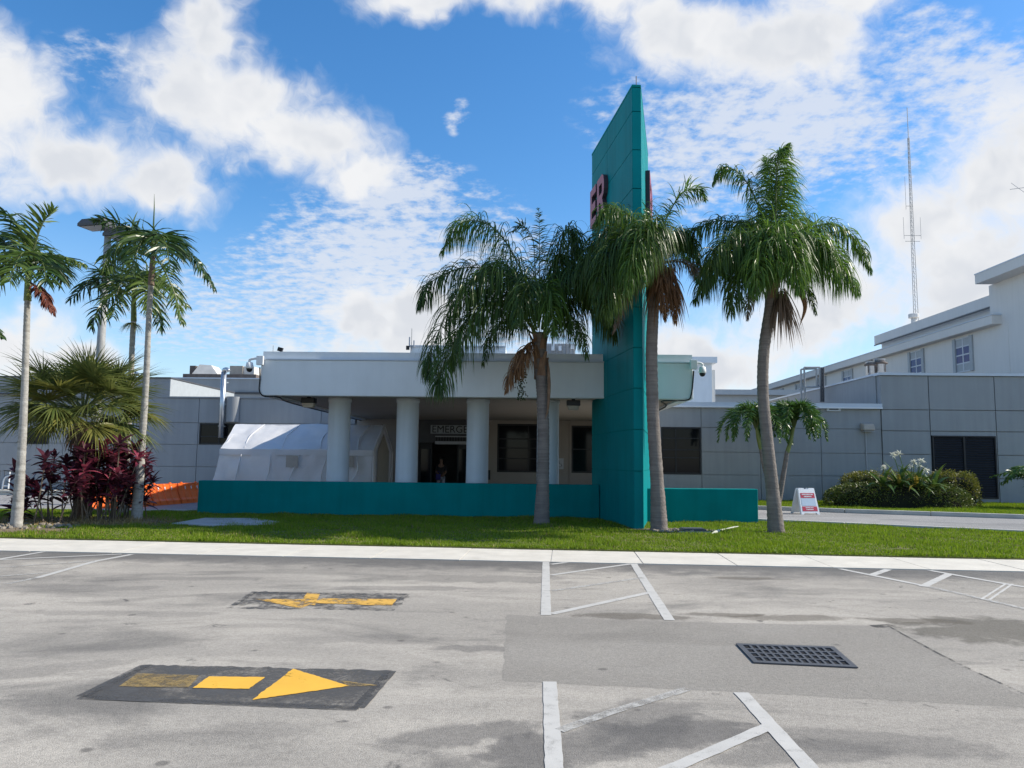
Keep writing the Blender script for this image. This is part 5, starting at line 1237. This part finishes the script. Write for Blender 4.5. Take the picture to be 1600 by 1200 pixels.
frond_list(s2, YB, [
    ([(241, 392), (264, 382), (296, 396), (320, 425), (336, 452)], dict(L_=.58, droop=2.4, n=50)),
    ([(239, 386), (222, 372), (196, 376), (172, 400), (166, 418)], dict(m=M['carpl'], droop=2.0)),
    ([(240, 396, -.1), (258, 425, -.4), (276, 468, -.5), (284, 505, -.5)], dict(m=M['carpl'], L_=.6, droop=1.1, n=46)),
    ([(239, 386), (215, 362), (180, 348), (146, 345)], dict(droop=.9, L_=.62, plum=.6, lift=.3, n=50)),
    ([(240, 386, -.2), (232, 366, -.8), (218, 384, -1.4), (204, 425, -1.8)], dict(m=M['carpl'])),
    ([(241, 386, -.2), (250, 366, -.8), (260, 384, -1.3), (266, 420, -1.6)], {}),
    ([(240, 386, .2), (230, 365, .8), (210, 372, 1.5), (192, 405, 2.0)], {}),
    ([(241, 386, .2), (254, 368, .9), (272, 375, 1.6), (290, 402, 2.1)], {}),
    ], 22, **CK)
f = PX(YB); MB().tube([f((240, 390)), f((240, 350)), f((241, 325)), f((241, 303))], [.03, .022, .014, .003], 6).build('spear_leaf', M['carpl'], parent=s2)
YD = 22.6; s3 = thing('slender_palm', 'shorter slender palm with yellow-green flower stalks behind the sabal palm', 'palm tree', (A(193, 800, YD).x, YD, .05), 'slender pale palms')
trunk(s3, [(192, 812), (197, 720), (203, 620), (207, 530), (209, 498)], YD, [.135, .1, .085, .078, .075], M['ctrunk'], ring=.05, seed=6, base_z=.03)
trunk(s3, [(209, 502), (209, 475), (209, 455)], YD, [.085, .075, .05], M['shaft'], ring=0, base_z=A(209, 502, YD).z, name='crownshaft')
frond_list(s3, YD, [
    ([(208, 462), (180, 435), (145, 440), (110, 468)], {}),
    ([(208, 464), (185, 452), (160, 475), (142, 512)], {}),
    ([(210, 462), (235, 440), (265, 448), (292, 478)], dict(m=M['carpl'])),
    ([(210, 464), (228, 455), (245, 480), (252, 515)], {}),
    ([(209, 460), (205, 425), (195, 400), (178, 392)], {}),
    ([(209, 462, -.2), (200, 432, -.9), (186, 450, -1.5), (176, 495, -1.9)], dict(m=M['carpl'])),
    ([(210, 462, -.2), (218, 432, -.9), (230, 450, -1.5), (236, 490, -1.8)], dict(m=M['carpl'])),
    ([(209, 462, .2), (215, 430, 1), (232, 425, 1.8), (250, 450, 2.4)], {}),
    ([(209, 462, .2), (198, 435, 1), (170, 425, 1.8), (150, 450, 2.4)], {}),
    ], 23, **CK)
stalks(s3, YD-.1, (206, 505), 90, .5, M['fruit'], 4, .2)
# palm out of frame whose frond tips reach in at the left edge
c = A(-85, 520, 16.5); s4 = thing('slender_palm', 'frond tips of another palm poking in at the left edge of the picture', 'palm tree', (c.x, 16.5, .05), 'slender pale palms')
trunk(s4, [(-75, 840), (-80, 700), (-85, 520)], 16.5, [.13, .09, .07], M['ctrunk'], ring=.05, seed=8, base_z=.03)
frond_list(s4, 16.5, [([(-85, 515), (-50, 490), (-20, 502), (5, 528)], dict(L_=.4)), ([(-85, 515), (-110, 480), (-150, 490), (-180, 530)], {}), ([(-85, 515), (-85, 470), (-95, 440), (-120, 430)], {})], 24, **CK)

# sabal palm with fan leaves
YS = 20.6; sc = A(130, 645, YS); sab = thing('sabal_palm', 'stout sabal palm with fan leaves rising out of the purple shrubs', 'palm tree', (sc.x, YS, .05))
trunk(sab, [(128, 815), (130, 740), (132, 662)], YS, [.24, .23, .25], M['boot'], ring=.10, rough=.06, seed=9, n=26, base_z=.03)
rnd = random.Random(31)
def fan(mb, base, d, pet, rad, nseg, droop, rnd, msl=1):
    d = d.normalized(); side = d.cross(UP)
    if side.length < .1: side = Vector((1, 0, 0))
    side = Matrix.Rotation(rnd.uniform(-.5, .5), 3, d) @ side.normalized(); nrm = side.cross(d)
    p1 = base+d*pet*.5+UP*.04; p2 = base+d*pet-UP*.12*pet*max(0, 1-abs(d.z))
    mb.cur = 0; mb.tube([base, p1, p2], [.022, .016, .012], 5, False); mb.cur = msl
    ax = (p2-p1).normalized()
    for i in range(nseg):
        a = (i/(nseg-1)-.5)*R(250); l = rad*(.72+.28*math.cos(a*.75))*rnd.uniform(.9, 1.08)
        dd = ax*math.cos(a)+side*math.sin(a)+nrm*(.22*abs(math.sin(a))+rnd.gauss(0, .05))+ax*.1
        mb.strip(p2+ax*(.05*math.cos(a)), dd, l, .05*rnd.uniform(.8, 1.1), droop*rnd.uniform(.6, 1.3), 5, rnd.gauss(0, .25), ax.cross(nrm) if abs(math.cos(a)) > .3 else ax, prof=(.35, 1, .95, .6, .28, .03))
    mb.cur = 0
dirs = []
for i in range(54):
    z = 1-1.45*(i+.5)/54; a = i*2.39996; r_ = math.sqrt(max(0, 1-z*z)); dirs.append(Vector((r_*math.cos(a), r_*math.sin(a), z)))
for i, d in enumerate(dirs):
    low = d.z < -.08; d2 = (d+Vector((rnd.gauss(0, .1), rnd.gauss(0, .1), .14)))
    mb = MB(); base = sc+Vector((d.x*.15, d.y*.15, rnd.uniform(-.1, .2)))
    fan(mb, base, d2, rnd.uniform(1.0, 1.3)*(.6 if d.z > .75 else 1), rnd.uniform(1.05, 1.25), 40, (.5 if d.z > .2 else 1.0), rnd)
    mb.build('fan_leaf', [M['rachis'], M['sabaly'] if (low and rnd.random() < .6) or rnd.random() < .12 else M['sabal']], parent=sab)
hang(sab, YS-.05, (128, 675), 110, .6, .28, M['deadgrey'], 12, .05)

# manila palm pair by the building
YM = 30.5; mp_ = thing('manila_palm', 'two-stemmed small palm with curled fronds by the grey wall', 'palm tree', (A(1212, 790, YM).x, YM, .11))
for pts, cs, sh in (([(1210, 795), (1203, 760), (1193, 722), (1189, 700)], (1181, 672), [(1189, 702), (1185, 685), (1182, 668)]), ([(1215, 795), (1220, 765), (1226, 730), (1230, 705)], (1241, 670), [(1230, 707), (1235, 690), (1240, 668)])):
    trunk(mp_, pts, YM, [.135, .11, .09, .08], M['qtrunk'], ring=.06, seed=3, base_z=.09)
    trunk(mp_, sh, YM, [.085, .08, .055], M['shaft'], ring=0, base_z=A(*sh[0], YM).z, name='crownshaft')
    rnd = random.Random(int(cs[0])); c = A(*cs, YM)
    for i in range(15):
        a = i*2.39996+rnd.uniform(-.2, .2); el = rnd.uniform(.35, 1.25) if i > 2 else 1.3; rr_ = rnd.uniform(.85, 1.12)
        h = Vector((math.cos(a), math.sin(a), 0)); up_ = math.sin(el)
        k_ = max(.42, math.cos(el*.8)); pts3 = [c, c+h*rr_*.30*k_+UP*(.42+.38*up_), c+h*rr_*.85*k_+UP*(.50+.42*up_), c+h*rr_*1.34*k_+UP*(-.08+.5*up_), c+h*rr_*1.50*k_+UP*(-.72+.5*up_)]
        mb = MB(); pinnate(mb, pts3, .42, .05, 62, .8, .5, .1, .8, .5, .02, 3, rnd, lift=.55, roll=.7); mb.build('frond', [M['rachis'], M['manila']], parent=mp_)

# palm leaves entering at the right edge
YQ = 29.5; c = A(1625, 745, YQ); pr = thing('young_palm', 'leafy young palm entering at the right edge by the grey wall', 'palm', (c.x, YQ, .11))
rnd = random.Random(77)
for i in range(15):
    a = i*2.39996; h = Vector((math.cos(a), math.sin(a), 0)); b0 = Vector((c.x, YQ, .15)); r_ = rnd.uniform(.9, 1.25)
    pts3 = [b0, b0+h*.25*r_+UP*rnd.uniform(.8, 1.1), b0+h*.8*r_+UP*rnd.uniform(1.2, 1.6), b0+h*1.35*r_+UP*rnd.uniform(.8, 1.3)]
    mb = MB(); pinnate(mb, pts3, .45, .06, 34, .9, .3, .2, .6, .5, .018, 3, rnd); mb.build('frond', [M['rachis'], M['manila']], parent=pr)

# ------------------------------------------------------------------ shrubs
def ti_shrub(px, py, Y, n, sx, hmin, hmax, label, seed, pink=.15):
    rnd = random.Random(seed); g_ = A(px, py, Y); t = thing('ti_shrub', label, 'shrub', (g_.x, Y, .055), 'purple ti shrubs')
    for i in range(n):
        bx, by = g_.x+rnd.gauss(0, sx*.55), Y+rnd.gauss(0, .3); tx, ty = bx+rnd.gauss(0, .22)+(bx-g_.x)*.35, by+rnd.gauss(0, .18); h = rnd.uniform(hmin, hmax)
        MB().tube(catmull([(bx, by, .04), ((bx+tx)/2+rnd.gauss(0, .04), (by+ty)/2, h*.5), (tx, ty, h)], 8), [.018]*4+[.015]*5, 5).build('cane', M['tistem'], parent=t)
        tiers = [(h, 17)]+[(h*rnd.uniform(.45, .85), 9) for _ in range(rnd.randint(1, 2))]
        for (hz_, nl) in tiers:
            f_ = hz_/h; p = Vector((bx+(tx-bx)*f_, by+(ty-by)*f_, hz_)); mb = MB()
            m_ = M['tipink'] if rnd.random() < pink else M['ti']
            for k in range(nl):
                a = k*2.39996+rnd.random(); el = 1.25*(1-k/nl)+rnd.uniform(-.25, .15)-.15
                d = Vector((math.cos(a)*math.cos(el), math.sin(a)*math.cos(el), math.sin(el)))
                mb.strip(p-UP*(.16*k/nl), d, rnd.uniform(.28, .44), rnd.uniform(.085, .13), .9, 4, rnd.gauss(0, .3), prof=(.3, .9, 1, .65, .05))
            mb.build('leaf_rosette', m_, parent=t)
ti_shrub(62, 815, 18.6, 7, .42, .8, 1.75, 'sparse purple ti shrub just right of the leftmost white trunk', 1)
ti_shrub(100, 815, 19.6, 12, .5, 1.2, 2.1, 'dark purple ti shrub in front of the sabal trunk, left side', 2)
ti_shrub(140, 815, 19.4, 13, .45, .9, 2.0, 'ti shrub with pink and cream young leaves in front of the sabal trunk', 3, .4)
ti_shrub(172, 815, 20.0, 14, .45, 1.1, 2.15, 'tall dark purple ti shrub between sabal palm and slender trunk', 4, .08)
ti_shrub(202, 815, 20.6, 11, .35, .9, 2.0, 'dark purple ti shrub against the orange barriers', 5, .08)
ti_shrub(48, 800, 19.6, 3, .3, .4, .8, 'small low ti plant at the lawn corner beside the leftmost trunk', 6, .1)

def hedge(name, label, cx, cy, rx, ry, z0, z1, n, m, seed, leaf=.06):
    rnd = random.Random(seed); t = thing(name, label, 'hedge', (cx, cy, z0), 'clipped hedges'); mb = MB()
    sup = lambda a, p: math.copysign(abs(a)**p, a)
    prof_ = lambda a, b: Vector((cx+rx*sup(math.cos(a), .6)*sup(math.cos(b), .5), cy+ry*sup(math.sin(a), .6)*sup(math.cos(b), .5), z0+(z1-z0)*max(0, sup(math.sin(b), .6))))
    core = MB(); nu, nv = 24, 6
    vs = [prof_(2*math.pi*i/nu, (math.pi/2)*j/nv).lerp(Vector((cx, cy, z0)), .1+.05*rnd.random()) for j in range(nv+1) for i in range(nu)]
    core.add(vs, [(j*nu+i, j*nu+(i+1) % nu, (j+1)*nu+(i+1) % nu, (j+1)*nu+i) for j in range(nv) for i in range(nu)]); core.build('dark_core', M['hcore'], parent=t)  # solid dark shell standing in for the hedge's inner shade
    for i in range(n):
        a, b_ = rnd.uniform(0, 6.283), math.asin(rnd.random()); p = prof_(a, b_); ctr = Vector((cx, cy, (z0+z1)/2)); nn_ = (p-ctr).normalized()
        p = p+nn_*(rnd.gauss(-.02, .06)+.07*mn.noise(p*2.2)); d = (nn_+Vector((rnd.gauss(0, .7), rnd.gauss(0, .7), rnd.gauss(.3, .6)))).normalized()
        mb.strip(p, d, leaf*rnd.uniform(.7, 1.5), leaf*.62, .3, 2, rnd.uniform(0, 3.1), prof=(.2, 1, .1))
    o = mb.build('foliage', m, parent=t, kind='stuff'); return t
hx = A(1325, 790, 30.6); hedge('hedge', 'dark low clipped hedge in front of the lily clump', (A(1292, 790, 29.3).x+A(1512, 790, 29.3).x)/2, 29.3, (A(1512, 790, 29.3).x-A(1292, 790, 29.3).x)/2, .75, .10, 1.0, 9000, M['hedge'], 1)
hedge('hedge', 'higher reddish clipped hedge behind the low one, against the grey wall', (A(1315, 760, 31).x+A(1450, 760, 31).x)/2, 31.0, (A(1450, 760, 31).x-A(1315, 760, 31).x)/2, .7, .10, A(1350, 737, 31).z, 6500, M['hedger'], 2)
hedge('hedge', 'yellowish clipped hedge end beside the black louvred opening', A(1488, 760, 30.8).x, 30.8, .85, .7, .10, A(1488, 738, 30.8).z, 4500, M['hedger'], 3)
cl = A(1425, 790, 28.75); lil = thing('spider_lily', 'large strap-leaved lily with white flower heads in the hedge', 'flowering plant', (cl.x, 28.75, .1))
rnd = random.Random(9)
for c_, n_, hh in ((cl+Vector((-.3, .25, 0)), 26, .95), (cl+Vector((.35, .3, 0)), 28, .9), (cl+Vector((1.0, .35, 0)), 22, .7), (cl+Vector((-.85, .4, 0)), 20, .85)):
    mbg, mby = MB(), MB()
    for i in range(n_):
        a = i*2.39996; el = 1.35-1.15*i/n_; d = Vector((math.cos(a)*math.cos(el), math.sin(a)*math.cos(el), math.sin(el)))
        (mby if rnd.random() < .14 else mbg).strip((c_.x, 28.75+c_.y-cl.y, .55+.3*hh), d, rnd.uniform(.95, 1.4), rnd.uniform(.12, .17), 1.5, 6, rnd.gauss(0, .2), prof=(.7, 1, 1, .9, .65, .3, .02))
    mbg.build('leaf_rosette', M['lily'], parent=lil)
    if mby.v: mby.build('yellow_leaves', M['lilyy'], parent=lil)
for px_, py_ in ((1396, 711), (1405, 709), (1428, 722), (1440, 720), (1436, 728), (1447, 735), (1424, 730), (1380, 730)):
    p = A(px_, py_, 28.7+rnd.uniform(-.1, .3)); mb = MB(); st_ = MB().tube(catmull([(cl.x+(p.x-cl.x)*.4, p.y+.1, .9), ((p.x+cl.x+(p.x-cl.x)*.4)/2, p.y, (p.z+.9)/2), tuple(p)], 6), .014, 5).build('flower_stem', M['lily'], parent=lil)
    for k in range(26):
        d = Vector((rnd.gauss(0, 1), rnd.gauss(0, 1), rnd.gauss(.3, .9))).normalized(); mb.strip(p, d, rnd.uniform(.11, .18), .045, .8, 3, rnd.uniform(0, 3), prof=(.4, 1, .6, .1))
    mb.build('flower_head', M['flower'], parent=st_)

# ------------------------------------------------------------------ small things on the ground
c = G(1083, 834); ub = thing('meter_box', 'dark meter box set in rubble on the grass beside the short low wall', 'utility box', (c.x, c.y, .05))
MB().box(c.x-.3, c.x+.28, c.y-.2, c.y+.25, .03, .12).build('box', M['darkgrey'], parent=ub, bevel=.015)
MB().box(c.x-.26, c.x+.24, c.y-.16, c.y+.21, .121, .135).build('lid', M['darkgrey'], parent=ub)
MB().prism([(c.x-.42, c.y-.33), (c.x+.34, c.y-.36), (c.x+.36, c.y-.22), (c.x-.4, c.y-.21)], .03, .075).build('concrete_collar', M['slab'], parent=ub)
rnd = random.Random(4)
def stones(name, cx, cy, rx, ry, n, s0, s1, label):
    mb = MB()
    for i in range(n):
        a, r_ = rnd.uniform(0, 6.28), math.sqrt(rnd.random()); p = Vector((cx+rx*r_*math.cos(a), cy+ry*r_*math.sin(a), .06)); s = rnd.uniform(s0, s1)
        vs = [p+Vector((s*math.cos(k*1.047+a)*rnd.uniform(.7, 1.2), s*math.sin(k*1.047+a)*rnd.uniform(.6, 1), 0)) for k in range(6)]; vs += [v.lerp(p, .35)+UP*s*rnd.uniform(.5, .9) for v in vs]
        mb.add(vs, [(i_, (i_+1) % 6, (i_+1) % 6+6, i_+6) for i_ in range(6)]+[(6,7,8,9,10,11)])
    o = mb.build(name, M['stone'], kind='stuff'); return tag(o, label, 'rubble')
stones('rubble', c.x-.45, c.y+.05, .55, .4, 90, .02, .07, 'pale rubble stones around the foot of the middle palm')
stones('rubble', c.x+.35, c.y+.0, .3, .3, 25, .02, .05, 'few pale stones right of the meter box')
g_ = G(20, 828); stones('rubble', g_.x-.2, g_.y+.15, 1.6, .6, 150, .02, .08, 'broken pale stones around the leftmost trunk')
a, b_ = G(1112, 839), G(1131, 833); c2_ = G(1154, 828)
tag(MB().tube(catmull([(a.x, a.y, .08), (b_.x, b_.y, .09), (c2_.x, c2_.y, .09)], 10), [.01, .03, .035, .035, .025, .015, .012, .015, .02, .018, .008], 6).build('fallen_spathe', M['flower'], origin=(b_.x, b_.y, .06)), 'pale fallen palm spathe lying on the grass beside the meter box', 'palm debris')
# drain grate
g1, g2_, g3, g4 = G(1150, 1009), G(1303, 1014), G(1341, 1047), G(1178, 1039)
gc = (g1+g2_+g3+g4)/4; dg_ = thing('drain_grate', 'dark cast iron drain grate set in the trench patch', 'drain grate', (gc.x, gc.y, .014))
sheet_ = MB().add([(p.x, p.y, .0146) for p in (g4, g3, g2_, g1)], [(0, 1, 2, 3)]).build('pit_shade', mat('pit_shade_black', (.004, .004, .005), .9, .1, 3), parent=dg_)  # flat black sheet, the darkness below the bars is only its colour
M['iron'] = mat('cast_iron', (.075, .078, .085), .55, .2, 9, .3, 60)
bl = lambda u, v: (g4*(1-u)+g3*u)*(1-v)+(g1*(1-u)+g2_*u)*v
def qprism(u0, u1, v0, v1, name, z1=.024):
    p = [bl(u0, v0), bl(u1, v0), bl(u1, v1), bl(u0, v1)]; MB().prism([(q_.x, q_.y) for q_ in p], .0147, z1).build(name, M['iron'], parent=dg_)
qprism(0, 1, 0, .09, 'rim'); qprism(0, 1, .91, 1, 'rim'); qprism(0, .055, .0901, .9099, 'rim'); qprism(.945, 1, .0901, .9099, 'rim')
for i in range(1, 4): qprism(.0551, .9449, .09+.82*i/4-.025, .09+.82*i/4+.025, 'cross_bar', .023)
for i in range(1, 12): u = .055+.89*i/12; qprism(u-.013, u+.013, .0901, .9099, 'bar', .0225)

# ------------------------------------------------------------------ person in the doorway
def person(c, label):
    t = thing('person', label, 'person', (c.x, c.y, 0))
    def skin(name, verts, edges, rad, m, root, par):
        me = bpy.data.meshes.new(name); me.from_pydata([Vector(v) for v in verts], edges, []); me.materials.append(m)
        o = bpy.data.objects.new(name, me); COL.objects.link(o); o.parent = par
        md = o.modifiers.new('skin', 'SKIN'); md.use_smooth_shade = True
        for i, r_ in enumerate(rad): me.skin_vertices[0].data[i].radius = r_
        me.skin_vertices[0].data[root].use_root = True
        s = o.modifiers.new('sub', 'SUBSURF'); s.levels = 1; s.render_levels = 2; return o
    V = [(0,0,.95),(0,0,1.15),(0,-.01,1.38),(0,-.01,1.50),(0,-.02,1.58),(0,-.03,1.68),(0,-.02,1.76),
         (-.17,0,1.40),(-.22,-.03,1.15),(-.12,-.20,1.02),(-.05,-.26,1.00),(.17,0,1.40),(.22,-.03,1.14),(.13,-.20,1.0),(.06,-.26,.99),
         (-.10,0,.88),(-.11,-.04,.50),(-.11,.0,.10),(-.11,-.14,.04),(.10,0,.88),(.12,.02,.50),(.12,.05,.10),(.12,-.09,.04)]
    E_ = [(0,1),(1,2),(2,3),(3,4),(4,5),(5,6),(2,7),(7,8),(8,9),(9,10),(2,11),(11,12),(12,13),(13,14),(0,15),(15,16),(16,17),(17,18),(0,19),(19,20),(20,21),(21,22)]
    Rr = [(.15,.11),(.14,.10),(.16,.11),(.06,.06),(.07,.08),(.085,.10),(.06,.07),(.065,.06),(.05,.05),(.04,.04),(.04,.03),(.065,.06),(.05,.05),(.04,.04),(.04,.03),(.09,.09),(.065,.065),(.045,.05),(.045,.04),(.09,.09),(.065,.065),(.045,.05),(.045,.04)]
    body = skin('body', V, E_, Rr, M['skin'], 0, t)
    skin('shirt', [(0,0,.97),(0,0,1.15),(0,-.01,1.40),(-.17,0,1.41),(-.22,-.03,1.18),(.17,0,1.41),(.22,-.03,1.18)], [(0,1),(1,2),(2,3),(3,4),(2,5),(5,6)], [(.17,.125),(.16,.115),(.17,.12),(.078,.073),(.065,.065),(.078,.073),(.065,.065)], M['shirt'], 0, t)
    skin('trousers', [(0,0,.94),(-.10,0,.86),(-.11,-.04,.50),(-.11,.0,.12),(.10,0,.86),(.12,.02,.50),(.12,.05,.12)], [(0,1),(1,2),(2,3),(0,4),(4,5),(5,6)], [(.17,.125),(.105,.105),(.08,.08),(.065,.065),(.105,.105),(.08,.08),(.065,.065)], M['trouser'], 0, t)
    skin('hair', [(0,.01,1.66),(0,.0,1.74),(0,-.03,1.80)], [(0,1),(1,2)], [(.09,.09),(.098,.105),(.06,.07)], M['hair'], 0, t)
    fc = MB()
    for s in (-1, 1): fc.lathe((c.x+s*.032, c.y-.128, 1.69), [(.002, -.008), (.011, 0), (.002, .008)], 6)
    fc.build('eye', M['hair'], parent=t)
    MB().add([(c.x-.012, c.y-.125, 1.645), (c.x+.012, c.y-.125, 1.645), (c.x, c.y-.158, 1.648), (c.x, c.y-.128, 1.69)], [(0,1,2),(0,2,3),(1,3,2)]).build('nose', M['skin'], parent=t)
    MB().box(c.x-.025, c.x+.025, c.y-.133, c.y-.120, 1.612, 1.622).build('mouth', M['tipink'], parent=t)
    return t
pc = A(689, 740, YL-.6); person(Vector((pc.x, YL-.6, 0)), 'dim figure in dark top and pale trousers standing before the entrance doors')
bg_ = thing('shoulder_bag', 'dark blue bag held in front by the dim figure at the doors', 'bag', (pc.x, YL-.9, .78))
MB().box(pc.x-.20, pc.x+.02, YL-.96, YL-.86, .80, 1.06).build('bag_body', M['bluecloth'], parent=bg_, bevel=.03)
MB().tube(catmull([(pc.x-.18, YL-.91, 1.05), (pc.x-.1, YL-.91, 1.2), (pc.x, YL-.91, 1.05)], 8), .012, 5).build('strap', M['bluecloth'], parent=bg_)

scene.render.engine = 'CYCLES'
scene.cycles.max_bounces = 5; scene.cycles.diffuse_bounces = 3; scene.cycles.glossy_bounces = 2; scene.cycles.transparent_max_bounces = 12
